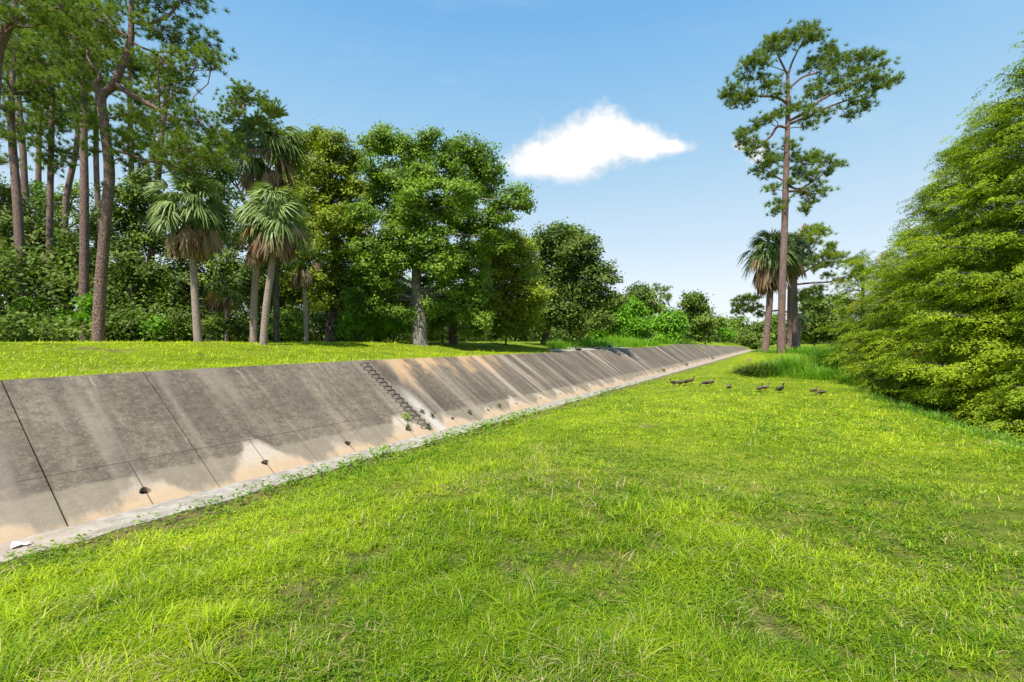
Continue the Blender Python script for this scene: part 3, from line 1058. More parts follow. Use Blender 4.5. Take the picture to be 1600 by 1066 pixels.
# big leaning pine at the edge of the wood
pine('pine_tree', 'tall reddish pine with crooked forked trunk standing on the lawn edge of the left wood', G_P, 20.0,
     [(153, 533, 10), (157, 446, 9.3), (166, 335, 8.8), (171, 270, 8.5), (166, 220, 8), (161, 180, 7.5), (160, 150, 7), (178, 133, 7), (189, 106, 6.5), (203, 70, 6), (205, 29, 4.5), (206, -40, 3.5), (204, -110, 2)],
     [(250, 10, 32), (290, 0, 30), (325, 70, 26, 0.5), (305, 105, 30), (280, 60, 28), (250, 95, 30), (330, 95, 16), (270, 130, 26), (190, -20, 40), (150, 30, 34), (225, -60, 50), (280, -60, 40),
      (130, 85, 32), (170, 60, 25), (235, 40, 24), (270, 190, 34), (310, 190, 32), (330, 215, 24), (285, 235, 30), (240, 215, 20), (345, 250, 20), (300, 262, 20), (215, 230, 14), (120, 120, 24), (210, 180, 16), (160, -90, 55), (230, -110, 50), (262, 160, 18), (188, 248, 13), (150, 236, 13), (192, 212, 12), (140, 190, 12), (120, 60, 26)],
     limbs=[[(158, 149, 6), (150, 132, 6), (157, 119, 4), (140, 95, 3), (135, 80, 1.5)],
            [(182, 133, 6), (200, 145, 5.5), (214, 153, 5), (248, 171, 3.5), (290, 190, 2)],
            [(205, 33, 4), (222, 37, 4), (240, 35, 3.5), (266, 22, 3), (279, 2, 2)],
            [(172, 235, 3.5), (200, 240, 3), (226, 250, 3), (262, 258, 2.6), (315, 270, 1.5)],
            [(203, 60, 3.5), (180, 45, 3), (160, 20, 2)]], dens=1.0, nl=40, L=0.25, wdt=0.024)

# the other pines of the wood: (Z, trunk, lobes, label, limbs)
pines = [
    (38, [(203, 528, 5), (204, 400, 5), (206, 300, 4.5), (204, 200, 4), (202, 90, 3)],
     [(205, 95, 26), (185, 120, 22), (225, 110, 22), (205, 150, 22), (190, 180, 18), (220, 185, 20), (205, 215, 18), (232, 160, 16), (188, 230, 14)], 'pine behind the fork of the big crooked pine'),
    (41, [(62, 528, 5), (62, 400, 5), (60, 300, 4.5), (61, 200, 4), (60, 40, 3)],
     [(60, 40, 34), (35, 60, 28), (85, 30, 30), (58, 95, 30), (25, 100, 26), (75, 120, 24), (50, 150, 22), (10, 70, 30)], 'thin pine set deep between the pale pines'),
    (37, [(163, 525, 5), (160, 400, 5), (152, 300, 4.5), (150, 200, 4), (156, 60, 3)],
     [(155, 60, 30), (175, 85, 24), (130, 40, 30), (150, 110, 24), (172, 130, 20), (135, 160, 20), (160, 190, 16), (115, 15, 34), (180, 20, 34)], 'slender pine half hidden by the big crooked pine'),
    (17.5, [(-26, 540, 13), (-20, 300, 11), (-6, 100, 9), (6, 55, 8), (20, 28, 6), (24, 0, 5), (26, -60, 3)],
     [(30, 30, 26), (60, 10, 30), (0, -20, 40), (75, 35, 24), (-30, 60, 40), (40, -40, 45), (95, 10, 26), (-40, 0, 50)], 'leaning pine trunk cut off by the top left corner of the picture'),
    (27, [(33, 528, 8), (32, 400, 7.5), (24, 280, 6.5), (18, 200, 5.5), (20, 120, 4), (24, 60, 2)],
     [(20, 110, 34), (50, 95, 30), (-5, 130, 35), (40, 140, 30), (10, 165, 30), (60, 125, 26), (15, 215, 20), (30, 75, 26), (5, 250, 18)], 'pine behind the corner pine with pale pinkish trunk leaning left'),
    (34, [(47, 528, 6), (44, 400, 6), (36, 240, 5), (30, 160, 4), (32, 80, 2)],
     [(30, 190, 25), (55, 180, 22), (45, 110, 25), (10, 205, 20), (70, 150, 24)], 'slim pale pine just right of the leftmost pine trunks'),
    (30, [(76, 528, 6), (78, 330, 5), (80, 230, 4.5), (82, 150, 3.5), (84, 60, 2)],
     [(85, 80, 30), (70, 150, 28), (95, 140, 30), (80, 185, 24), (62, 210, 20), (105, 175, 22), (85, 230, 18), (95, 50, 28), (115, 100, 26), (95, 260, 14), (68, 250, 14)], 'thin straight dark pine between the pale pines and the twin stems'),
    (36, [(96, 520, 6), (99, 400, 6), (104, 310, 5), (118, 240, 4.5), (124, 180, 4), (128, 100, 2)],
     [(120, 170, 26), (135, 145, 26), (100, 200, 20), (125, 110, 28), (140, 200, 20), (108, 240, 14)], 'pine with a kinked greyish stem leaning right'),
    (25, [(131, 528, 8), (132, 330, 7), (131, 230, 6), (131, 140, 5.5), (129, 90, 4), (130, 10, 2.5)],
     [(130, 60, 34), (100, 75, 30), (150, 90, 24), (120, 20, 40), (90, 30, 30), (145, 130, 18), (110, 110, 22), (143, 190, 15), (112, 155, 16)], 'straight pine directly left of the big crooked pine'),
    (33, [(224, 525, 6), (236, 400, 6), (245, 300, 5.5), (252, 215, 5), (262, 140, 4), (268, 60, 2)],
     [(265, 110, 26), (250, 145, 24), (240, 200, 24), (255, 235, 24), (280, 215, 22), (230, 260, 20), (292, 250, 22), (325, 245, 24), (345, 225, 20), (270, 265, 18)], 'pine rising behind the gap between the crooked pine and the first palm'),
    (42, [(400, 520, 5), (395, 300, 4), (388, 220, 3.2), (384, 195, 2.4), (380, 165, 1.5)],
     [(385, 152, 22), (362, 160, 18), (410, 158, 18), (350, 185, 14), (425, 180, 15), (372, 185, 18), (405, 192, 16), (432, 205, 12), (348, 210, 12), (375, 140, 14)], 'pine with small round airy crown rising above the tallest palm'),
]
for Z, tr, lb, lab in pines:
    pine('pine_tree', lab, G_P, Z, tr, lb, dens=0.8, nl=34, L=0.29, wdt=0.0135 * Z / 12)

# --- broadleaf trees
broadleaf('live_oak', 'largest broad green oak with thick pale grey trunk on the lawn left of the wall', 'oak tree', G_W, 29.0,
          [(657, 532, 12), (655, 500, 11), (652, 470, 8), (650, 420, 6.5), (655, 370, 5.5), (652, 320, 4), (660, 270, 2)],
          [(597, 217, 22), (580, 228, 18), (612, 225, 22), (640, 240, 26), (672, 226, 24), (700, 240, 26), (730, 238, 24), (755, 245, 22), (768, 268, 20), (625, 275, 30), (655, 272, 25), (690, 278, 34), (745, 290, 34),
           (800, 312, 20), (780, 332, 22), (822, 322, 8), (812, 300, 12), (600, 305, 30), (640, 320, 30), (690, 330, 30), (570, 335, 24), (720, 345, 34), (620, 372, 26), (588, 390, 26), (755, 345, 22),
           (600, 430, 26), (620, 405, 26), (575, 430, 22), (700, 400, 26), (735, 420, 26), (745, 450, 26), (735, 480, 22), (700, 445, 22), (612, 462, 24), (590, 480, 18), (755, 500, 14), (660, 400, 24), (630, 490, 16), (680, 480, 16), (650, 350, 26, -2), (625, 345, 22), (675, 370, 24, -2), (640, 385, 24, 1), (690, 415, 24, -2), (665, 440, 20, 2), (560, 390, 20), (560, 470, 20), (725, 390, 24), (770, 380, 20), (715, 470, 20), (645, 300, 26, -3), (715, 305, 26, -3), (585, 265, 20)],
          'oak', leaf=0.18, rc=0.42, dens=0.58, lpc=84)
broadleaf('live_oak', 'tall olive green oak with dark leaning trunk between the palms and the largest oak', 'oak tree', G_W, 31.0,
          [(515, 531, 9), (518, 490, 8), (524, 430, 7), (520, 350, 5), (515, 270, 3)],
          [(500, 225, 24), (525, 228, 24), (478, 225, 18), (545, 250, 22), (500, 262, 30), (535, 280, 26), (480, 265, 22), (555, 290, 18), (520, 315, 30), (495, 305, 26), (550, 330, 22), (500, 350, 26), (530, 365, 26), (485, 370, 20),
           (545, 390, 24), (510, 400, 26), (525, 435, 26), (495, 435, 20), (550, 430, 20), (540, 470, 22), (500, 470, 18), (565, 300, 20), (560, 250, 14), (525, 340, 26, -2), (470, 300, 22), (565, 360, 20), (480, 400, 22), (465, 350, 20)],
          'olive', leaf=0.18, rc=0.44, bark='dbark', dens=0.62, lpc=84)
broadleaf('live_oak', 'lower yellowish green tree filling the gap between the two largest oaks by the wall', 'tree', G_W, 33.0,
          [(708, 529, 7), (709, 490, 7), (720, 450, 5), (780, 420, 3)],
          [(780, 395, 24), (800, 410, 24), (765, 415, 22), (815, 440, 22), (840, 452, 16, -2), (785, 445, 26), (800, 475, 24), (770, 480, 20), (826, 480, 20), (785, 505, 18), (757, 395, 18), (815, 505, 16), (760, 450, 22), (750, 480, 20), (800, 385, 18), (830, 500, 14), (740, 505, 16), (800, 378, 20), (822, 392, 16), (775, 368, 18), (830, 425, 18), (828, 470, 16)],
          'olive', leaf=0.18, rc=0.45, bark='pbark', tint0=0.62)
broadleaf('live_oak', 'dense dark green oak with short leaning trunk beside the far lawn', 'oak tree', G_W, 42.0,
          [(848, 534, 5), (856, 512, 4.5), (866, 480, 4), (876, 440, 3), (884, 400, 2)],
          [(855, 372, 20), (875, 362, 16), (895, 366, 18), (912, 385, 20), (880, 390, 26), (845, 395, 22), (925, 408, 16), (900, 415, 26), (865, 425, 28), (925, 435, 22), (945, 420, 12), (955, 433, 10), (895, 450, 28), (860, 460, 26),
           (935, 460, 20), (915, 480, 24), (880, 490, 24), (850, 490, 20), (835, 505, 18), (905, 508, 20), (938, 500, 20), (960, 470, 14)],
          'dark', leaf=0.26, rc=0.62, lpc=60, bark='dbark', tint0=0.45)

# trees deeper in the wood (x, Z, lobes box)
deep = [
    (210, 30, [(205, 300, 28), (235, 320, 26), (190, 340, 24), (220, 360, 30), (245, 380, 26), (200, 400, 28), (230, 430, 28), (190, 450, 24), (250, 450, 24), (215, 280, 18)], 'dark', 'dark leafy tree filling the space behind the crooked pine trunk'),
    (15, 30, [(15, 330, 26), (-15, 350, 35), (40, 350, 22), (10, 390, 28), (40, 400, 24), (60, 380, 20), (-20, 420, 35), (20, 430, 28), (60, 430, 22), (0, 290, 20)], 'dark', 'dark leafy tree among the trunks at the left edge'),
    (105, 34, [(100, 400, 22), (125, 420, 22), (85, 430, 22), (115, 450, 22), (150, 440, 16), (75, 455, 18), (110, 375, 16)], 'oak', 'small leafy tree low behind the thin straight pines'),
    (330, 29, [(300, 330, 24), (345, 300, 20), (350, 340, 24), (340, 380, 26), (300, 400, 24), (370, 370, 22), (355, 420, 28), (320, 440, 26), (380, 440, 24), (290, 450, 24), (270, 420, 24), (275, 470, 20)], 'dark', 'dark leafy tree behind the first palm'),
    (440, 33, [(450, 225, 20), (465, 245, 22), (435, 250, 20), (460, 290, 24), (440, 330, 24), (470, 330, 22), (455, 380, 24), (430, 400, 24), (470, 420, 24), (440, 450, 24), (410, 460, 22), (400, 420, 20), (480, 460, 20)], 'olive', 'olive tree crowded behind the pair of palms'),
    (590, 36, [(570, 400, 26), (600, 420, 26), (560, 440, 24), (590, 460, 26), (620, 460, 24), (570, 480, 22), (650, 470, 26), (690, 470, 26)], 'dark', 'shaded tree under and behind the largest oak'),
    (400, 38, [(330, 250, 20), (350, 265, 22), (300, 275, 18), (375, 240, 16), (420, 215, 16), (330, 290, 22), (430, 240, 18)], 'oak', 'leafy treetop seen between the first palm and the tallest palm'),
    (95, 40, [(60, 300, 18), (90, 320, 18), (120, 300, 16), (75, 350, 18), (140, 340, 16), (100, 365, 18)], 'oak', 'leafy treetop in the gap between the straight pines'),
    (150, 38, [(150, 360, 20), (180, 380, 20), (140, 400, 18), (180, 430, 20), (165, 330, 16), (60, 320, 16)], 'dark', 'dim leafy tree far behind the crooked pine'),
]
for x, Z, lb, mt, lab in deep:
    broadleaf('shade_tree', lab, 'tree', G_W, Z, [(x, 530, 6), (x + 2, 490, 5), (x - 2, 420, 4), (x + 4, 360, 3)], lb, mt, leaf=0.22, rc=0.55, bark='dbark', tint0=0.4, lpc=58, depth=0.4, dens=0.8)

# --- palms
palm('single palm with pale smooth trunk and full drooping crown left of the others', 20.5, [(310, 534, 7.5), (305, 470, 6.5), (301, 400, 6), (298, 352, 6)], 62, tint0=0.55, n=64, dead=60)
palm('front palm with slanting pink trunk and brightest fan leaves', 21.0, [(411, 534, 7), (416, 480, 6.5), (425, 410, 6), (429, 362, 6)], 58, tint0=0.75, n=58, dead=60)
palm('palm with upright trunk pressed against the slanting pink one', 22.0, [(396, 534, 7), (397, 470, 6.5), (402, 410, 6), (405, 375, 6)], 46, tint0=0.5, n=30, dead=26)
palm('tallest dark palm whose crown stands over the front pair', 24.0, [(432, 531, 5.5), (431, 450, 5.5), (424, 350, 5), (416, 262, 5)], 66, mat='palm_d', tint0=0.5, n=50, dead=30, bark='dbark')
palm('small thin palm with brown hanging leaves right of the palm group', 25.0, [(479, 531, 4.5), (477, 480, 4), (474, 440, 4), (472, 422, 4)], 34, mat='palm_d', n=16, dead=22)
palm('short ragged palm hidden low behind the first palm', 26.0, [(355, 528, 4), (354, 490, 4), (352, 465, 4)], 32, mat='palm_d', n=18, dead=8)

# --- shrubs
def shrub(label, Z, x, yb, lobes, mat='bright', leaf=0.2, lpc=55, rc=0.4, name='shrub', group=G_S, tint0=0.5, dens=0.9, cat='shrub'):
    t = broadleaf(name, label, cat, group, Z, [(x, yb, 1.6), (x + 1, yb - 8, 1.4), (x, lobes[0][1], 0.8)], lobes, mat, leaf=leaf, rc=rc, lpc=lpc, bark='dbark', tint0=tint0, dens=dens)
    return t


low = [
    (26, 8, [(5, 500, 16), (-15, 505, 20), (22, 510, 14)], 'oak', 'low dark shrub at the left edge of the wood'),
    (27, 45, [(40, 490, 16), (60, 500, 14), (30, 515, 12), (52, 475, 12)], 'bright', 'sunlit shrub between the leftmost pine trunks'),
    (26, 105, [(100, 508, 14), (118, 515, 12), (88, 518, 10), (108, 495, 10)], 'bright', 'rounded sunlit shrub just left of the crooked pine'),
    (24, 142, [(140, 480, 7), (136, 495, 7), (142, 470, 5)], 'bright', 'bright climbing shoots on the stem left of the crooked pine'),
    (27, 205, [(195, 508, 16), (215, 500, 18), (180, 515, 12), (225, 515, 12)], 'oak', 'green shrub right of the crooked pine'),
    (25, 247, [(245, 512, 8), (252, 505, 7), (240, 522, 6)], 'bright', 'small bright sapling left of the first palm'),
    (27, 280, [(270, 505, 14), (292, 510, 14), (262, 518, 12)], 'dark', 'dark shrub left of the first palm trunk'),
    (26, 350, [(335, 515, 13), (360, 508, 14), (378, 515, 12), (345, 500, 12)], 'dark', 'dark shrub between the first palm and the palm pair'),
    (27, 450, [(445, 510, 14), (462, 500, 14), (455, 520, 12), (440, 495, 12)], 'oak', 'green shrub right of the palm pair'),
    (30, 560, [(555, 500, 18), (575, 490, 18), (590, 505, 18), (565, 518, 14), (545, 515, 14)], 'bright', 'lit green shrub left of the largest oak trunk'),
    (31, 615, [(610, 505, 16), (628, 512, 14), (600, 518, 13), (640, 505, 12)], 'bright', 'lit low shrub directly beside the left of the largest oak trunk'),
    (31, 690, [(685, 505, 16), (700, 495, 15), (680, 520, 12), (728, 515, 12), (745, 518, 11)], 'oak', 'low shrub right of the largest oak trunk'),
    (37, 790, [(780, 515, 14), (800, 512, 14), (815, 520, 12), (765, 520, 10)], 'dark', 'dark low shrub left of the dense dark oak'),
    (27, -45, [(-40, 480, 25), (-60, 500, 30), (-30, 510, 20)], 'dark', 'shrub mass cut by the left border'),
]
for Z, x, lb, mt, lab in low:
    shrub(lab, Z, x, 530, lb, mt, tint0=0.6, leaf=0.17)

far = [
    (52, 958, [(945, 480, 18), (962, 475, 18), (950, 500, 18), (935, 510, 14), (968, 498, 15)], 'bright', 'bright rounded bush right of the dense dark oak'),
    (56, 985, [(982, 480, 16), (998, 492, 18), (985, 505, 16), (1005, 510, 12), (975, 512, 12)], 'bright', 'leafy bright bush in the middle of the bank bushes'),
    (60, 1000, [(1000, 455, 14), (1012, 462, 13), (992, 468, 14), (1015, 480, 14), (1005, 475, 16)], 'dark', 'darker round treetop over the bank bushes'),
    (64, 1045, [(1035, 492, 14), (1050, 500, 15), (1030, 510, 13), (1060, 512, 12), (1045, 515, 12)], 'bright', 'lower bright bush left of the dark end tree'),
    (68, 1085, [(1078, 470, 14), (1092, 472, 13), (1085, 485, 17), (1102, 488, 12), (1072, 490, 14), (1095, 503, 15), (1080, 508, 14), (1104, 508, 9), (1100, 520, 10)], 'dark', 'dark spreading tree at the right end of the bank bushes'),
    (90, 1122, [(1120, 500, 7), (1125, 505, 6), (1118, 508, 6)], 'dark', 'small dark tree far beyond the end tree'),
    (105, 1148, [(1143, 506, 9), (1152, 503, 8), (1138, 513, 8), (1156, 512, 8), (1147, 518, 9)], 'oak', 'far rounded tree at the end of the channel'),
    (100, 1130, [(1125, 518, 7), (1135, 520, 6), (1116, 521, 5)], 'bright', 'far bright bush at the end of the channel'),
    (120, 1182, [(1175, 512, 8), (1187, 510, 9), (1196, 515, 8), (1168, 520, 7), (1180, 522, 8)], 'dark', 'far dark tree left of the right palm trunk'),
    (74, 1272, [(1262, 482, 14), (1280, 478, 16), (1298, 485, 14), (1268, 500, 16), (1290, 502, 16), (1308, 500, 12), (1260, 517, 12), (1280, 520, 12), (1300, 520, 12)], 'dark', 'dark tree behind the mound between the pine trunks and the feathery trees'),
    (78, 1315, [(1310, 470, 12), (1322, 480, 14), (1316, 500, 16), (1330, 515, 14), (1300, 515, 10)], 'dark', 'dark tree half hidden behind the feathery trees'),
    (80, 1215, [(1206, 505, 8), (1216, 500, 9), (1225, 512, 9), (1210, 518, 8), (1222, 522, 7)], 'oak', 'bush seen between the right palm and the tall pine trunk'),
]
def bank_Z(px, extra):
    return (13.45 + extra) / (SN - (px - 800) / F * CS)


for Z, x, lb, mt, lab in far:
    if x < 1160:
        Z = bank_Z(x, 3.5 if 'far' not in lab else 5.0) if x > 1020 else max(Z, bank_Z(x, 5.0))
    if x == 1182:
        Z = 190
    xs = [q[0] for q in lb]
    lb = lb + [(q, 525, 7) for q in np.arange(min(xs), max(xs) + 1, 9)]
    broadleaf('shrub' if 'bush' in lab else 'shade_tree', lab, 'bush' if 'bush' in lab else 'tree', 'trees and bushes at the far end of the channel', Z,
              [(x, 532, 1.5), (x + 1, 522, 1.2), (x, 505, 1.0)], lb, mt, leaf=0.0055 * Z + 0.03, rc=0.012 * Z, lpc=46, bark='dbark', tint0=0.55, dens=0.9)
pine('pine_tree', 'far pine with flat crown over the bank bushes', 'trees and bushes at the far end of the channel', 92, [(1030, 532, 2), (1031, 480, 1.6), (1033, 450, 1)],
     [(1030, 448, 8), (1040, 452, 7), (1022, 455, 6), (1045, 462, 5)], nl=10, L=0.6, wdt=0.09, dens=0.35)
palm('distant palm peeping over the bank bushes', 86, [(1036, 532, 1.8), (1036, 500, 1.6), (1036, 470, 1.6)], 14, mat='palm', n=22, dead=10)

# --- the group on the mound at the right
pine('pine_tree', 'tallest lone pine on the mound with open flat topped crown against the sky', 'pines on the mound', 38.2,
     [(1221, 553, 7), (1222, 460, 6.2), (1226, 350, 5.5), (1229, 250, 5), (1231, 180, 4), (1231, 125, 3), (1231, 112, 2.4)],
     [(1252, 50, 14), (1262, 45, 12), (1242, 60, 14), (1268, 62, 10), (1276, 60, 7), (1222, 62, 14), (1205, 68, 12), (1210, 58, 9), (1228, 75, 12), (1200, 82, 9),
      (1180, 92, 12), (1168, 105, 12), (1192, 100, 12), (1162, 120, 9), (1150, 135, 9), (1140, 145, 8), (1156, 148, 11), (1135, 150, 5), (1172, 152, 10), (1145, 162, 6), (1164, 162, 8), (1212, 128, 11), (1218, 145, 11), (1198, 132, 8), (1188, 122, 8),
      (1275, 95, 10), (1298, 75, 9), (1306, 82, 8), (1285, 88, 9), (1262, 108, 8), (1292, 105, 12), (1310, 98, 12), (1328, 92, 12), (1348, 90, 12), (1365, 92, 10), (1378, 100, 8), (1338, 108, 12), (1318, 118, 12),
      (1295, 128, 12), (1275, 135, 12), (1265, 148, 9), (1285, 148, 9), (1355, 118, 12), (1372, 122, 11), (1388, 128, 8), (1398, 125, 6), (1345, 132, 12), (1322, 142, 11), (1366, 138, 9), (1350, 155, 8), (1335, 158, 7), (1355, 168, 5), (1325, 180, 5),
      (1240, 165, 10), (1255, 175, 11), (1270, 182, 9), (1295, 180, 8), (1262, 195, 8), (1228, 175, 9), (1212, 180, 10), (1196, 188, 9), (1180, 195, 9), (1166, 205, 9), (1156, 212, 6), (1160, 225, 7), (1176, 222, 9), (1192, 228, 7), (1170, 240, 5), (1205, 240, 6), (1238, 225, 6),
      (1212, 250, 12), (1196, 258, 11), (1186, 268, 10), (1200, 275, 10), (1240, 245, 11), (1258, 250, 13), (1275, 248, 12), (1290, 252, 10), (1308, 258, 8), (1250, 270, 13), (1270, 272, 12), (1290, 272, 8), (1240, 285, 9), (1205, 295, 5), (1272, 292, 8), (1285, 300, 6), (1252, 302, 7), (1270, 315, 7), (1258, 326, 5), (1218, 318, 6), (1212, 330, 5)],
     limbs=[[(1230, 160, 3), (1210, 152, 2.5), (1185, 150, 2), (1165, 146, 1.2)],
            [(1231, 190, 3), (1260, 175, 2.8), (1285, 155, 2.4), (1320, 138, 2), (1365, 118, 1.2)],
            [(1231, 195, 3), (1262, 182, 2.4), (1300, 165, 2), (1345, 150, 1.4), (1385, 132, 0.8)],
            [(1230, 200, 3), (1215, 198, 2.6), (1205, 212, 2.4), (1190, 222, 2), (1168, 215, 1)],
            [(1231, 140, 2.5), (1255, 120, 2.2), (1280, 112, 1.8), (1300, 90, 1)],
            [(1231, 118, 2.4), (1220, 96, 2), (1210, 75, 1)], [(1231, 118, 2.4), (1240, 92, 2), (1258, 60, 1)],
            [(1230, 290, 2.6), (1250, 295, 2.2), (1275, 280, 1.6), (1300, 262, 0.8)],
            [(1229, 300, 2.6), (1255, 298, 2.2), (1262, 310, 1.6), (1256, 325, 0.8)],
            [(1229, 285, 2), (1212, 276, 1.6), (1195, 265, 1)]],
     dens=0.85, nl=34, L=0.36, wdt=0.034)
pine('pine_tree', 'shorter pine behind the lone pine with yellow green crown reaching right', 'pines on the mound', 50.0,
     [(1241, 543, 6.5), (1241, 480, 6), (1240, 420, 5.2), (1246, 385, 4), (1258, 350, 3)],
     [(1262, 362, 11), (1275, 358, 10), (1288, 365, 8), (1255, 372, 10), (1270, 378, 9), (1296, 385, 8), (1300, 398, 9), (1285, 400, 11), (1268, 405, 11), (1315, 403, 7), (1275, 418, 9), (1255, 412, 10), (1295, 412, 8),
      (1292, 430, 5), (1322, 410, 7), (1312, 440, 6), (1330, 432, 8), (1338, 410, 9), (1345, 425, 8), (1262, 458, 12), (1275, 452, 10), (1250, 468, 9), (1280, 466, 7),
      (1165, 470, 10), (1158, 478, 8), (1175, 466, 8), (1150, 486, 5), (1182, 480, 6), (1190, 492, 4), (1168, 486, 5)],
     mat='pine_y', limbs=[[(1241, 445, 2.4), (1270, 442, 2), (1300, 440, 1.7), (1330, 428, 1)], [(1243, 400, 2.4), (1262, 385, 2), (1285, 370, 1)], [(1240, 490, 2.2), (1215, 485, 1.8), (1195, 488, 1.4), (1170, 478, 0.8)], [(1241, 435, 2.2), (1265, 420, 1.8), (1295, 402, 1)]],
     dens=1.0, nl=28, L=0.38, wdt=0.045)
palm('leaning palm on the mound with thick greyish skirt of dead fronds', 42.0, [(1195, 553, 7), (1198, 520, 6), (1202, 480, 6), (1204, 415, 6)], 46, mat='palm_d', n=54, dead=60, tint0=0.6, bark='pbark')
palm('second palm on the mound partly behind the lone pine trunk', 44.0, [(1233, 545, 4.5), (1234, 480, 4.5), (1236, 408, 4.5)], 36, mat='palm_d', n=40, dead=34, tint0=0.45, bark='pbark')
palm('low brown palm between the mound pines and the dark trees', 56.0, [(1248, 540, 3), (1248, 520, 3), (1249, 503, 3)], 18, mat='palm_d', n=20, dead=10)

# ------------------------------------------------------------------ feathery cypress row on the right
def cypress(label, x, y, h, rad, seed_cols=0.5, z_low=0.0, dens=1.0, topk=1.0, lean=(0, 0), low=-0.3):
    """conical bald cypress: whorled, drooping boughs carrying flat feathery sprays"""
    tg, cg = Geo(), Geo()
    gz0 = float(gz_world(x, y))
    base = np.array([x, y, gz0])
    top = base + np.array([lean[0], lean[1], h])
    tube(tg, [base - [0, 0, 0.2], base + [0, 0, 0.5], base + (top - base) * 0.3, base + (top - base) * 0.65, top], [0.34, 0.24, 0.19, 0.11, 0.02], 10, 4, wob=0.05)
    nb = int(h * 15 * dens)
    cs, ds, ts, sp = [], [], [], []
    for i in range(nb):
        k = (i + rng.uniform(0, 1)) / nb
        z = low + (h - low) * k
        prof = rad * (1 - max(k, 0) ** 1.35) ** 0.8 * (0.80 + 0.2 * min(1, k * 6)) + 0.25
        az = i * 2.39996 + rng.normal(0, 0.3)
        ph_ = 0.5 * math.sin(1.7 * az + x) + 0.3 * math.sin(3.3 * az + y)
        z = (round(z / 1.05 + ph_) - ph_) * 1.05 + rng.normal(0, 0.15)
        wv = 0.5 + 0.5 * math.sin(3.1 * az + 1.9 * z + 7 * x) * math.sin(1.3 * z + 2 * az + y)
        wv = min(1.0, max(0.0, wv + rng.normal(0, 0.12)))
        if wv < 0.2 and rng.uniform() < 0.7:
            continue
        L = prof * (0.42 + 0.74 * wv) * rng.uniform(0.88, 1.12)
        d = np.array([math.cos(az), math.sin(az)])
        o = base + (top - base) * max(0.02, k * 0.93)
        o[2] = gz0 + max(0.25, z * 0.97 - 0.1 * L)
        e = np.array([o[0] + d[0] * L, o[1] + d[1] * L, gz0 + z + L * rng.uniform(-0.16, 0.04) + 0.12 * L])
        e[2] = max(e[2], float(gz_world(e[0], e[1])) + 0.15)
        mid = (o + e) / 2 + np.array([0, 0, 0.10 * L])
        limb_r = 0.018 + 0.012 * L
        tube(tg, [o, mid, e], [limb_r, limb_r * 0.6, 0.008], 4, 2, cap=False)
        m_ = max(4, int(L * 4.4))
        hue = seed_cols - 0.12 + 0.3 * wv + rng.normal(0, 0.16)
        for q in range(m_):
            u = 0.28 + 0.76 * ((q + rng.uniform(0, 1)) / m_)
            a = o * (1 - u) ** 2 + mid * 2 * u * (1 - u) + e * u * u if u <= 1 else e + (e - mid) * (u - 1)
            side = np.array([-d[1], d[0], 0]) * rng.normal(0, 0.42) * (0.35 + 0.6 * (1 - abs(u - 0.6)))
            cs.append(a + side)
            an = az + np.sign(side @ np.array([-d[1], d[0], 0])) * rng.uniform(0.1, 0.9)
            ds.append((math.cos(an), math.sin(an), rng.uniform(-0.75, 0.0)))
            ts.append(hue + rng.normal(0, 0.09) + 0.25 * (u - 0.7))
    cs, ds, ts = np.array(cs), nrm(np.array(ds)), np.array(ts)
    # every spray: ~ leaflets in a flat, drooping feather
    n_ = 66
    N = len(cs)
    C = np.repeat(cs, n_, 0)
    D = np.repeat(ds, n_, 0)
    S = nrm(np.cross(D, [0, 0, 1.0]))
    U = np.cross(S, D)
    t = rng.uniform(-0.4, 0.6, N * n_)
    w_ = rng.normal(0, 0.15, N * n_) * (1.1 - 0.8 * np.abs(t))
    P = C + D * t[:, None] * 0.95 + S * w_[:, None] + U * (rng.normal(0, 0.035, N * n_) - 0.22 * t ** 2 - 0.5 * w_ ** 2)[:, None]
    ax = nrm(D * rng.uniform(0.2, 1.0, (N * n_, 1)) + S * (np.sign(w_) * rng.uniform(0.3, 1.0, N * n_))[:, None] + rng.normal(0, 0.25, (N * n_, 3)))
    bx = nrm(np.cross(U + rng.normal(0, 0.35, U.shape), ax))
    L_ = rng.uniform(0.07, 0.145, N * n_)[:, None]
    B_ = L_ * 0.34
    V = np.stack([P - ax * L_ / 2, P + bx * B_ / 2, P + ax * L_ / 2 - U * L_ * 0.15, P - bx * B_ / 2], 1).reshape(-1, 3)
    tt = np.clip(np.repeat(ts, n_) + rng.normal(0, 0.12, N * n_), 0, 1)
    # a few rusty sprays
    rus = np.repeat(rng.uniform(0, 1, N) < 0.012, n_)
    tt = np.where(rus, 1.4, tt)
    cg.add(V, np.arange(N * n_ * 4).reshape(-1, 4), None, np.repeat(tt, 4))
    return tree_obj('cypress_tree', label, 'cypress tree', 'feathery cypress trees along the right edge', base, tg, cg, M['dbark'], M['cypress'])


def edge_xy(s, off):
    u = float(np.interp(s, UE_S, UE_U)) + off
    p = W(s, u, 0.0)
    return float(p[0]), float(p[1])


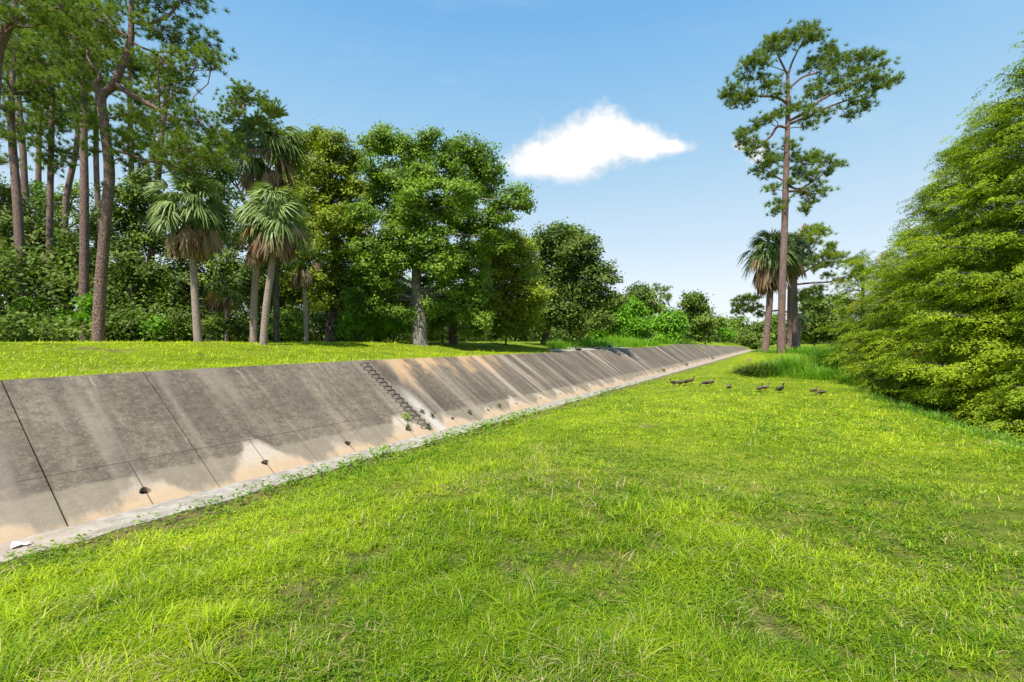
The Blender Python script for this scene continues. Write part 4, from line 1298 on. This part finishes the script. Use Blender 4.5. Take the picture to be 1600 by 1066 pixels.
for px, Z, h, rad, lo_, lab in (
        (1630, 17.0, 15.0, 4.2, 1.5, 'nearest tall feathery cypress cut off by the right border'),
        (1560, 19.5, 14.2, 3.9, 1.2, 'tall cypress with its tip just inside the right border'),
        (1505, 22.0, 13.6, 3.6, 1.0, 'tall cypress left of the one at the right border'),
        (1458, 25.0, 12.4, 3.4, 0.5, 'cypress with a ragged twiggy top halfway down the row'),
        (1420, 28.0, 10.9, 3.2, 0.2, 'cypress in the receding row, lower than the ragged topped one'),
        (1383, 31.0, 9.2, 3.0, 0.0, 'yellowish cypress near the far end of the row'),
        (1348, 34.5, 7.8, 2.7, -0.2, 'last low cypress of the row next to the tall grass'),
        (1590, 17.3, 7.2, 3.2, 0.9, 'bright low cypress leaning over the lawn edge in front of the row'),
        (1475, 22.3, 7.8, 3.0, 0.8, 'bright bushy cypress at the lawn edge under the ragged topped one'),
        (1720, 13.6, 6.4, 2.7, 1.2, 'low cypress boughs reaching in from the right border')):
    x = (px - 800) / F * Z
    cypress(lab, x, Z, h, rad, seed_cols=0.5 + (0.2 if 'bright' in lab else 0) + rng.uniform(-0.08, 0.08), dens=1.25 if Z < 26 else 1.0, low=lo_)

# ------------------------------------------------------------------ woods that read as one mass
def wood_mass(name, label, s0, s1, u0, u1, h0, h1, n, leaf, mat, tint0=0.4, lpc=40, rc=0.9):
    g = Geo()
    S = rng.uniform(s0, s1, n)
    U = rng.uniform(u0, u1, n)
    hh = h0 + (h1 - h0) * (0.5 + 0.5 * vnoise(S, U, 6.0, 21)) + 0.8 * vnoise(S, U, 2.0, 22)
    k = rng.uniform(0, 1, n) ** 0.8
    hh = np.maximum(hh * (1 + 0.35 * vnoise(S, U, 1.1, 24)), 0.1)
    P = W(S, U, ground_z(S, U) + 0.2 + k * hh)
    hue = tint0 + 0.25 * vnoise(S, U + k * 9, 4.0, 23) + rng.normal(0, 0.1, n)
    C = np.repeat(P, lpc, 0) + rng.normal(size=(n * lpc, 3)) * rc * np.array([0.6, 0.6, 0.4])
    N = nrm(unit(n * lpc) * 0.8 + np.array([0, -0.3, 0.8]))
    l_ = leaf * rng.uniform(0.7, 1.3, n * lpc)
    leaves(g, C, N, l_, l_ * 0.6, np.clip(np.repeat(hue, lpc) + rng.normal(0, 0.12, n * lpc), 0, 1))
    tag(obj(name, g.mesh(name), M[mat]), label, 'wood', kind='stuff')


wood_mass('wood_understory', 'dim leafy undergrowth filling the inside of the left wood', -12, 50, -46, -33, 2.5, 6.8, 1700, 0.26, 'dark', 0.45, lpc=62, rc=0.8)
wood_mass('wood_undergrowth', 'low green undergrowth along the edge of the left wood', -10, 46, -36, -28, 0.0, 2.4, 1700, 0.22, 'dark', 0.5, rc=0.5)
wood_mass('bank_thicket', 'thicket behind the bright bushes of the far left bank', 46, 120, -42, -27, 1.5, 5.5, 900, 0.5, 'dark', 0.5)
wood_mass('far_wood', 'far line of trees beyond the end of the channel', 200, 240, -90, 70, 3.0, 9.0, 1200, 1.0, 'dark', 0.5, rc=1.6)
wood_mass('right_wood', 'dark wood behind the mound and the cypress row', 60, 150, 14, 26, 2.0, 7.0, 900, 0.6, 'dark', 0.4, rc=1.2)
wood_mass('ditch_wood', 'dark leafy growth in the ditch behind the cypress row', 5, 60, 13, 20, 1.5, 5.0, 600, 0.35, 'dark', 0.35)


# ------------------------------------------------------------------ lawn
def blades(g, P, az, L, Wd, lean, tint, seg=3):
    N = len(P)
    d = np.stack([np.cos(az), np.sin(az), 0 * az], -1)
    sd_ = np.stack([-np.sin(az + rng.uniform(-0.6, 0.6, N)), np.cos(az), 0 * az], -1)
    ks = np.linspace(0, 1, seg + 1)
    rows = []
    for k in ks:
        out = lean * L * k ** 1.8
        up = L * (k - 0.42 * lean * k ** 2.6)
        c = P + d * out[:, None] + np.array([0, 0, 1.0]) * up[:, None]
        wk = Wd * (0.75 + 0.5 * k - 1.2 * k * k) * 0.5 + Wd * 0.04
        rows += [c - sd_ * wk[:, None], c + sd_ * wk[:, None]]
    V = np.stack(rows, 1).reshape(-1, 3)
    b = np.arange(N)[:, None] * (2 * seg + 2)
    Q = np.concatenate([np.stack([b[:, 0] + 2 * j, b[:, 0] + 2 * j + 1, b[:, 0] + 2 * j + 3, b[:, 0] + 2 * j + 2], -1) for j in range(seg)])
    t = np.repeat(tint, 2 * seg + 2)
    g.add(V, Q, None, t)


def polar(n, r0, r1, pw, half=62):
    k = rng.uniform(0, 1, n)
    a, b = r0 ** pw, r1 ** pw
    r = (a + (b - a) * k) ** (1 / pw)
    th = R(half) * rng.uniform(-1, 1, n)
    return r * np.sin(th), r * np.cos(th), r


def grassable(x, y, pad=0.0):
    s, u = SU(x, y)
    v = u + P0
    c = -Hc(s) / TT
    fo = FOOT + 0.02 + 0.10 * vnoise(s, 0 * s, 1.3, 11) + 0.05 * vnoise(s, 0 * s, 0.5, 12)
    ok = (v > fo - 0.03 + pad) | (v < c - 0.07)
    apron = (v < c) & (v > c - 3.4) & (s > 31.5) & (s < 49.5)
    return ok & ~apron, s, u, v


def worn(x, y):
    t = 0 * x
    for a, b, q in ((0.8, 8.6, 0.25), (0.95, 7.9, 0.2), (1.0, 7.1, 0.22), (1.3, 6.6, 0.25), (1.75, 6.0, 0.28), (2.3, 5.6, 0.22), (3.2, 9.5, 0.3), (4.4, 9.2, 0.25), (-1.4, 4.0, 0.2), (-0.2, 3.4, 0.2), (5.2, 7.4, 0.3)):
        t = t + 0.55 * np.exp(-((x - a) ** 2 + (y - b) ** 2) / (q * 1.25) ** 2)
    return t


def make_lawn():
    g = Geo()
    n = 120000
    x, y, r = polar(n, 2.2, 70, -0.75)
    # tufts of several blades
    m_ = 4
    hx = np.repeat(x, m_) + rng.normal(0, 0.022, n * m_) * np.repeat(np.clip(r / 4, 1, 5), m_)
    hy = np.repeat(y, m_) + rng.normal(0, 0.022, n * m_) * np.repeat(np.clip(r / 4, 1, 5), m_)
    r = np.hypot(hx, hy)
    ok, s, u, v = grassable(hx, hy)
    bare = vnoise(hx, hy, 1.1, 31) * 0.5 + vnoise(hx, hy, 0.3, 32) * 0.55 + worn(hx, hy)
    ok &= ~((bare > 0.30) & (rng.uniform(0, 1, len(hx)) < 0.85))
    ok &= ~((v > 0) & (v < 1.5) & (rng.uniform(0, 1, len(hx)) < 0.45))
    ue = np.interp(s, UE_S, UE_U)
    hx, hy, r, s, u, v, ue = (q[ok] for q in (hx, hy, r, s, u, v, ue))
    N = len(hx)
    z = gz_world(hx, hy)
    long_ = np.clip(0.5 + 0.8 * vnoise(hx, hy, 2.2, 33) + 0.5 * vnoise(hx, hy, 0.8, 34) + 0.5 * vnoise(hx, hy, 0.25, 40), 0, 1.2)
    left = sm(3.0, -3.0, u) * sm(13, 5, r)
    L = (0.068 + 0.100 * long_ * (0.45 + 0.9 * left)) * rng.uniform(0.5, 1.4, N)
    L *= np.where(r < 4.5, 1.12, 1.0)
    L *= 1 + 0.25 * sm(6, 30, r)
    cr_ = -Hc(s) / TT
    lip = sm(0.45, 0.1, np.abs(v - cr_ + 0.12)) * (v < 0)
    L *= 1 + 0.9 * lip * (0.3 + np.clip(vnoise(hx, hy, 0.5, 51), 0, 1) * 2)
    lr = rng.uniform(0, 1, N)
    L = np.where(lr > 0.985, L * 1.7, L)
    Wd = rng.uniform(0.004, 0.0095, N) * np.clip(r / 4.5, 1.0, 5.5)
    yel = 0.40 + 0.30 * vnoise(hx, hy, 5.0, 35) + 0.22 * vnoise(hx, hy, 1.4, 36) + 0.16 * vnoise(hx, hy, 0.35, 39) + 0.50 * sm(6, 24, r)
    tint = np.clip(yel + rng.normal(0, 0.24, N), 0, 1)
    dry = rng.uniform(0, 1, N) < 0.045 + 0.22 * sm(0.25, 0.8, vnoise(hx, hy, 0.7, 37) * 0.7 + vnoise(hx, hy, 3.0, 38) * 0.5)
    tint = np.where(dry, 1.4, tint)
    P = np.stack([hx, hy, z - 0.008], -1)
    az = rng.uniform(0, 2 * np.pi, N)
    lean = rng.uniform(0.3, 1.9, N)
    near = r < 9
    blades(g, P[near], az[near], L[near], Wd[near], lean[near], tint[near], 3)
    f = ~near
    blades(g, P[f], az[f], L[f], Wd[f], lean[f], tint[f], 1)
    # short filler turf between the tufts
    n = 210000
    x, y, r = polar(n, 2.6, 42, -0.15)
    ok, s, u, v = grassable(x, y)
    bare = vnoise(x, y, 1.1, 31) * 0.5 + vnoise(x, y, 0.3, 32) * 0.55 + worn(x, y)
    ok &= ~((bare > 0.36) & (rng.uniform(0, 1, n) < 0.8)) & ~((v > 0) & (v < 1.4) & (rng.uniform(0, 1, n) < 0.6))
    x, y, r = x[ok], y[ok], r[ok]
    N = len(x)
    t = 0.42 + 0.30 * vnoise(x, y, 5.0, 35) + 0.22 * vnoise(x, y, 1.4, 36) + 0.2 * vnoise(x, y, 0.35, 39) + 0.42 * sm(6, 24, r) + rng.normal(0, 0.2, N)
    t = np.where(rng.uniform(0, 1, N) < 0.04 + 0.25 * sm(0.25, 0.8, vnoise(x, y, 0.7, 37) * 0.7 + vnoise(x, y, 3.0, 38) * 0.5), 1.4, np.clip(t, 0, 1))
    blades(g, np.stack([x, y, gz_world(x, y) - 0.004], -1), rng.uniform(0, 6.28, N), rng.uniform(0.03, 0.075, N) * (1 + 0.3 * sm(8, 25, r)), rng.uniform(0.005, 0.010, N) * np.clip(r / 4.5, 1, 5), rng.uniform(0.4, 1.8, N), t, 1)
    tag(obj('lawn_grass', g.mesh('lawn_grass'), M['grass']), 'bright yellow green grass of the lawns', 'grass', kind='stuff')
    # creeping broad-leaved weeds, thickest beside the footing
    g = Geo()
    n = 75000
    x, y, r = polar(n, 2.2, 40, -0.6)
    ok, s, u, v = grassable(x, y, -0.01)
    thick = 0.7 * sm(1.5, 0.95, v) * sm(0.2, 0.6, vnoise(x, y, 0.8, 44)) + 0.10 + 0.9 * sm(0.15, 0.6, vnoise(x, y, 1.6, 41)) * 0.55 + 0.75 * sm(3.2, 1.2, v) * sm(-0.6, 0.3, vnoise(x, y, 1.0, 42))
    ok &= (rng.uniform(0, 1, n) < thick) & (v > 0)
    x, y, r = x[ok], y[ok], r[ok]
    m_ = 7
    sc_ = np.repeat(np.clip(r / 7, 0.8, 2.6), m_)
    X = np.repeat(x, m_) + rng.normal(0, 0.035, len(x) * m_) * sc_
    Y = np.repeat(y, m_) + rng.normal(0, 0.035, len(x) * m_) * sc_
    sW, uW = SU(X, Y)
    nearf = sm(2.6, 1.0, uW + P0)
    Z = gz_world(X, Y) + rng.uniform(0.01, 0.075, len(X)) * np.clip(sc_, 1, 2) * (1 + 0.9 * nearf)
    N = nrm(unit(len(X)) * 0.55 + np.array([0, 0, 1.0]))
    l_ = rng.uniform(0.018, 0.038, len(X)) * sc_ * (1 + 0.5 * nearf)
    tt = np.clip(0.45 + 0.3 * vnoise(X, Y, 1.5, 43) + rng.normal(0, 0.2, len(X)), 0, 1)
    leaves(g, np.stack([X, Y, Z], -1), N, l_, l_ * 0.7, tt)
    tag(obj('lawn_weeds', g.mesh('lawn_weeds'), M['weed']), 'low creeping weeds among the lawn grass', 'ground cover', kind='stuff')


make_lawn()


def grass_clump(label, px, py, Z, h, rad, n=260, mat='tall', tint0=0.5, dry=0.03, group='clumps of tall grass', name='tall_grass', width=0.03, lean0=0.5):
    x = (px - 800) / F * Z
    gz0 = float(gz_world(x, Z))
    g = Geo()
    a = rng.uniform(0, 2 * np.pi, n)
    q = rad * 0.62 * np.abs(rng.normal(0, 1, n))
    X, Y = x + q * np.cos(a), Z + q * np.sin(a)
    P = np.stack([X, Y, gz_world(X, Y) - 0.02], -1)
    L = h * rng.uniform(0.5, 1.15, n) * np.exp(-0.18 * (q / rad) ** 2)
    t = np.clip(tint0 + rng.normal(0, 0.2, n), 0, 1)
    t = np.where(rng.uniform(0, 1, n) < dry, 1.4, t)
    blades(g, P, a + rng.normal(0, 0.8, n), L, np.full(n, width) * rng.uniform(0.6, 1.3, n), rng.uniform(0.1, lean0 * 2, n), t, 3)
    o = obj(name, g.mesh(name, (x, Z, gz0)), M[mat], loc=(x, Z, gz0))
    return tag(o, label, 'grass clump', group)


# tall growth on the face of the mound
for px, Z, h, rad, t0, lab in (
        (1212, 39.0, 1.0, 1.2, 0.4, 'tall grass in front of the lone pine trunk'), (1236, 39.0, 1.1, 1.2, 0.6, 'light tall grass just right of the lone pine'),
        (1258, 38.0, 1.1, 1.2, 0.7, 'light green tall grass on the middle of the mound'), (1278, 36.5, 1.3, 1.2, 0.75, 'bright tall grass clump left of the dark reedy clump'),
        (1297, 34.0, 1.9, 1.0, 0.05, 'dark reedy grass clump where the cypress row begins'), (1318, 31.5, 1.3, 0.9, 0.7, 'bright arching grass clump right of the dark reedy clump'),
        (1340, 28.5, 1.0, 0.8, 0.5, 'weedy grass clump under the last cypresses'), (1268, 42.0, 1.0, 1.4, 0.7, 'tall grass higher on the right shoulder of the mound'),
        (1228, 43.0, 0.8, 1.4, 0.6, 'grass clump behind the lone pine'), (1290, 40.0, 1.1, 1.3, 0.6, 'tall grass on the shoulder beside the cypresses')):
    grass_clump(lab, px, 0, Z - (4.2 if Z > 36.2 else 0), h * rng.uniform(0.75, 1.15), rad * 1.25, 620, tint0=t0, width=0.035, group='tall grass on the mound')
for px, Z, h, rad, lab in ((1172, 35.4, 0.75, 0.8, 'low dark weedy clump at the left foot of the mound'), (1186, 35.0, 0.9, 0.8, 'darkest weedy clump under the leaning palm'), (1202, 35.2, 0.8, 0.8, 'dark weedy clump joining the tall grass of the mound')):
    grass_clump(lab, px, 0, Z, h, rad, 700, mat='dark', tint0=0.5, width=0.06, group='dark weedy clumps under the leaning palm', lean0=0.9)
# along the far left bank
for px, Z, h, rad, t0, lab in (
        (872, 38, 1.0, 1.3, 0.6, 'tall grass right of the dense dark oak trunk'), (890, 42, 0.9, 1.5, 0.7, 'tall grass on the bank before the first bright bush'),
        (915, 46, 1.0, 1.7, 0.7, 'tall pale grass under the first bright bush'), (940, 49, 1.1, 1.8, 0.8, 'tall grass clump below the bright bushes'),
        (965, 51, 1.7, 1.6, 0.95, 'tallest yellow green grass on the bank'), (985, 54, 1.5, 1.7, 0.9, 'yellow green grass beside the tallest clump'),
        (1010, 58, 1.1, 2.0, 0.8, 'grass at the foot of the middle bank bush'), (1040, 62, 1.0, 2.2, 0.7, 'grass before the lower bright bush'),
        (1066, 68, 1.3, 2.0, 0.8, 'grass on the crest bump of the wall')):
    Z = max(Z, bank_Z(px, 1.6 + 0.4 * (px > 1000)))
    grass_clump(lab, px, 0, Z, h, rad * Z / 50, 420, tint0=t0, width=0.001 * Z, group='tall grass along the far bank')
# rough growth along the right lawn edge
for i, (sv, t0, lab) in enumerate(((12.5, 0.5, 'ragged weeds at the lawn edge by the right border'), (15.0, 0.45, 'ragged weeds at the lawn edge under the nearest low cypress'),
                                   (17.5, 0.55, 'weeds with dry stems at the lawn edge below the bright low cypress'), (20.5, 0.4, 'weeds at the lawn edge left of the bright low cypress'),
                                   (23.5, 0.55, 'weeds at the lawn edge below the bushy cypress'), (26.5, 0.45, 'weeds at the lawn edge below the middle of the row'), (29.5, 0.6, 'weeds at the lawn edge towards the arching grass'))):
    p = W(sv, float(np.interp(sv, UE_S, UE_U)) + 0.25, 0)
    pxx = 800 + F * p[0] / p[1]
    grass_clump(lab, pxx, 0, float(p[1]), 0.42, 1.25, 420, tint0=t0, dry=0.14, width=0.016, group='weeds along the right lawn edge', name='edge_weeds', lean0=0.7)

# ------------------------------------------------------------------ small things at the wall
def wall_weed(label, s_, d_, n=60, size=0.16, mat='weed', leaf=0.05, tint0=0.4):
    p = slope_pt(s_, d_)
    g = Geo()
    e3 = np.array([CS * NORM[0], -SN * NORM[0], NORM[1]])
    C = p + unit(n) * size * rng.uniform(0.2, 1, (n, 1)) * 0.8 + e3 * size * 0.5
    leaves(g, C, nrm(unit(n) + e3), leaf * rng.uniform(0.7, 1.3, n), leaf * 0.6, np.clip(tint0 + rng.normal(0, 0.2, n), 0, 1))
    for q in range(9):
        tube(g, [p - e3 * 0.02, p + e3 * size * 0.5, C[q]], [0.006, 0.005, 0.003], 4, 1, tint=0.0)
    tag(obj('wall_weed', g.mesh('wall_weed', p), M[mat], loc=tuple(p)), label, 'weed', 'weeds rooted in the wall')


for lab, s_, d_, n_, sz, mt, lf, t0 in (
        ('light green weed left of the lowest step rungs', 11.75, 0.85, 110, 0.22, 'weed', 0.06, 0.95),
        ('dark weed tuft in the drain below the light green weed', 11.5, 0.45, 90, 0.17, 'dark', 0.05, 0.1),
        ('dark weed on the joint right of the steps, upper one', 12.72, 1.0, 60, 0.12, 'dark', 0.05, 0.1),
        ('dark weed on the joint right of the steps, lower one', 12.95, 0.72, 80, 0.15, 'dark', 0.05, 0.2),
        ('dark weed at the bottom rung', 12.3, 0.26, 90, 0.15, 'dark', 0.05, 0.1),
        ('weed hanging from the second drain right of the steps', 14.95, 0.48, 70, 0.14, 'dark', 0.05, 0.2),
        ('weed hanging from the third drain right of the steps', 17.1, 0.48, 70, 0.14, 'dark', 0.05, 0.25),
        ('dark weed at the foot of the distant steps', 60.3, 0.3, 60, 0.3, 'dark', 0.12, 0.1),
        ('dark weed at the wall foot before the distant steps', 47.5, 0.25, 60, 0.3, 'dark', 0.12, 0.1),
        ('dark weed at the wall foot beyond the distant steps', 84.0, 0.25, 60, 0.5, 'dark', 0.16, 0.1)):
    wall_weed(lab, s_, d_, n_, sz, mt, lf, t0)

# litter on the footing: a curled white scrap and a twig
def on_foot(px, py):
    Z = F * (EYE - 0.045) / (py - Y0)
    return np.array([(px - 800) / F * Z, Z, 0.045])


g = Geo()
p = on_foot(30, 853)
K = 12
th = np.arange(K) / K * 2 * np.pi
rr = 0.075 * (1 + 0.45 * np.sin(3 * th) + 0.2 * rng.normal(size=K))
ring = np.stack([rr * np.cos(th) * 1.5, rr * np.sin(th) * 0.9, 0.018 + 0.018 * np.abs(np.sin(2 * th))], -1)
V = np.vstack([ring, ring - [0, 0, 0.006], [[0, 0, 0.006]], [[0, 0, 0.0]]])
g.add(V + p, [(q, (q + 1) % K, K + (q + 1) % K, K + q) for q in range(K)], [(q, (q + 1) % K, 2 * K) for q in range(K)] + [((q + 1) % K + K, q + K, 2 * K + 1) for q in range(K)])
tag(obj('litter_scrap', g.mesh('litter_scrap', p), M['white'], loc=tuple(p)), 'curled white scrap lying on the footing at the lower left', 'litter')
g = Geo()
a, b, c, d = on_foot(44, 856), on_foot(56, 856), on_foot(66, 855), on_foot(77, 857)
tube(g, [a + [0, 0, .01], b + [0, 0, .02], c + [0, 0, .012], d + [0, 0, .008]], [0.004, 0.007, 0.006, 0.003], 5, 3)
tube(g, [b + [0, 0, .02], b + [0.03, 0.05, 0.03]], [0.004, 0.002], 4, 1)
tag(obj('twig', g.mesh('twig', a), M['twig'], loc=tuple(a)), 'thin brown twig lying on the footing beside the white scrap', 'twig')


# ------------------------------------------------------------------ ducks
def duck_meshes(pose):
    """body faces +X, about 0.5 m long; origin between the feet"""
    bg_, bl, lg = Geo(), Geo(), Geo()
    if pose == 'stand':
        P = [(-0.30, 0, 0.17), (-0.24, 0, 0.185), (-0.14, 0, 0.22), (0.0, 0, 0.235), (0.11, 0, 0.255), (0.165, 0, 0.31), (0.175, 0, 0.38), (0.18, 0, 0.44), (0.205, 0, 0.475), (0.245, 0, 0.47), (0.262, 0, 0.466)]
        r = [0.018, 0.04, 0.085, 0.105, 0.085, 0.05, 0.032, 0.032, 0.043, 0.032, 0.012]
        hd, hdir = np.array([0.255, 0, 0.466]), np.array([1.0, 0, -0.2])
    elif pose == 'graze':
        P = [(-0.30, 0, 0.23), (-0.24, 0, 0.235), (-0.14, 0, 0.24), (0.0, 0, 0.235), (0.12, 0, 0.22), (0.20, 0, 0.19), (0.26, 0, 0.14), (0.30, 0, 0.09), (0.325, 0, 0.065), (0.345, 0, 0.045), (0.352, 0, 0.036)]
        r = [0.018, 0.04, 0.085, 0.105, 0.08, 0.045, 0.03, 0.03, 0.04, 0.028, 0.012]
        hd, hdir = np.array([0.345, 0, 0.045]), np.array([0.6, 0, -0.6])
    else:
        P = [(-0.30, 0, 0.09), (-0.24, 0, 0.095), (-0.14, 0, 0.105), (0.0, 0, 0.11), (0.11, 0, 0.125), (0.155, 0, 0.17), (0.16, 0, 0.215), (0.165, 0, 0.25), (0.19, 0, 0.275), (0.228, 0, 0.27), (0.244, 0, 0.266)]
        r = [0.018, 0.04, 0.085, 0.105, 0.085, 0.05, 0.034, 0.033, 0.043, 0.032, 0.012]
        hd, hdir = np.array([0.235, 0, 0.266]), np.array([1.0, 0, -0.2])
    tube(bg_, P, r, 12, 3)
    hdir = hdir / np.linalg.norm(hdir)
    tube(bl, [hd, hd + hdir * 0.035, hd + hdir * 0.062], [0.018, 0.014, 0.009], 8, 2)
    if pose != 'sit':
        for sy in (-0.04, 0.04):
            tube(lg, [(-0.02, sy, 0.16), (-0.01, sy, 0.08), (-0.015, sy, 0.012)], [0.018, 0.009, 0.008], 6, 2)
            for q in (-0.5, 0, 0.5):
                tube(lg, [(-0.015, sy, 0.01), (-0.015 + 0.06 * math.cos(q), sy + 0.06 * math.sin(q), 0.006)], [0.008, 0.004], 4, 1)
    wg = Geo()
    z = P[3][2]
    for sy in (-1, 1):
        tube(wg, [(0.09, sy * 0.085, z + 0.02), (0.0, sy * 0.10, z + 0.03), (-0.14, sy * 0.075, z + 0.015), (-0.27, sy * 0.02, z - 0.01)], [0.02, 0.045, 0.035, 0.008], 8, 3)
    return bg_.mesh('body', smooth=True), bl.mesh('bill', smooth=True), (lg.mesh('leg', smooth=True) if pose != 'sit' else None), wg.mesh('wings', smooth=True)


DM = {p_: duck_meshes(p_) for p_ in ('stand', 'graze', 'sit')}


def duck(px, py, yaw, pose, mat, label, size=1.0, wing=None, bank=False, Zf=None):
    Z = 25.0
    for _ in range(40):
        x = (px - 800) / F * Z
        gz0 = float(gz_world(x, Z))
        if bank:
            break
        Z = 0.5 * Z + 0.5 * F * (EYE - gz0) / max(py - Y0, 5)
    if bank:
        # stands just behind the crest of the wall
        s_ = solve_su(px, 0, -P0)
        for _ in range(20):
            h_ = float(Hc(s_))
            s_ = solve_su(px, 0, -(P0 + h_ / TT + 0.5))
        p = W(s_, -(P0 + float(Hc(s_)) / TT + 0.5), 0)
        x, Z = float(p[0]), float(p[1])
        gz0 = float(gz_world(x, Z)) + 0.02
    t = thing('duck', label, 'duck', (x, Z, gz0), 'ducks on the grass')
    t.rotation_euler = (0, 0, R(yaw))
    t.scale = (size,) * 3
    b, bl, lg, wg = DM[pose]
    ob = []
    for nm, me, mt in (('body', b, mat), ('bill', bl, 'bill'), ('legs', lg, 'leg'), ('wings', wg, wing or mat)):
        if me is None:
            continue
        o = bpy.data.objects.new(nm, me)
        sc.collection.objects.link(o)
        if not me.materials:
            me.materials.append(M[mt])
        o.parent = t
        o.material_slots[0].link = 'OBJECT'
        o.material_slots[0].material = M[mt]
    return t


duck(1219, 614.5, 15, 'stand', 'duck_k', 'black duck standing upright alone on the lawn before the mound')
duck(1187, 613, 25, 'stand', 'duck', 'brown duck just left of the black duck', 0.9, 'duck_b')
duck(1196, 611, -20, 'stand', 'duck_b', 'slimmer pale brown duck between the brown duck and the black duck', 0.85)
duck(1139, 606.5, 40, 'sit', 'duck_b', 'small pale duck sitting alone left of the brown pair', 0.9)
duck(1112, 602.5, 20, 'stand', 'duck_b', 'pale necked duck at the right of the middle pair', 0.9, 'duck')
duck(1103, 604.5, 170, 'graze', 'duck', 'dark duck feeding with its head down beside the pale necked one', 1.0)
duck(1080, 599.5, 10, 'stand', 'duck', 'duck with raised green dark head at the right end of the leftmost flock', 0.9, 'duck_b')
duck(1071, 602.5, 190, 'graze', 'duck', 'brown duck feeding in the middle of the leftmost flock', 1.05)
duck(1062, 603.5, 175, 'graze', 'duck', 'brown duck feeding nearest the camera in the leftmost flock', 1.0, 'duck_b')
duck(1052, 600.0, 180, 'sit', 'duck', 'brown duck sitting at the left end of the leftmost flock', 1.05)
duck(1272, 613, 10, 'sit', 'duck_b', 'brown duck half hidden in the grass near the dark reedy clump', 0.95, 'duck')
duck(1283, 619, 185, 'graze', 'duck', 'brown duck feeding rightmost of all', 0.85, 'duck_b')
duck(953, 546, 90, 'stand', 'duck_k', 'duck standing upright on top of the wall by the concrete apron', 1.15, bank=True)
duck(934, 547, 10, 'sit', 'duck_k', 'duck lying on top of the wall left of the upright one', 1.2, bank=True)
duck(903, 548, 170, 'sit', 'duck_k', 'duck resting in the shade on top of the wall', 1.1, bank=True)
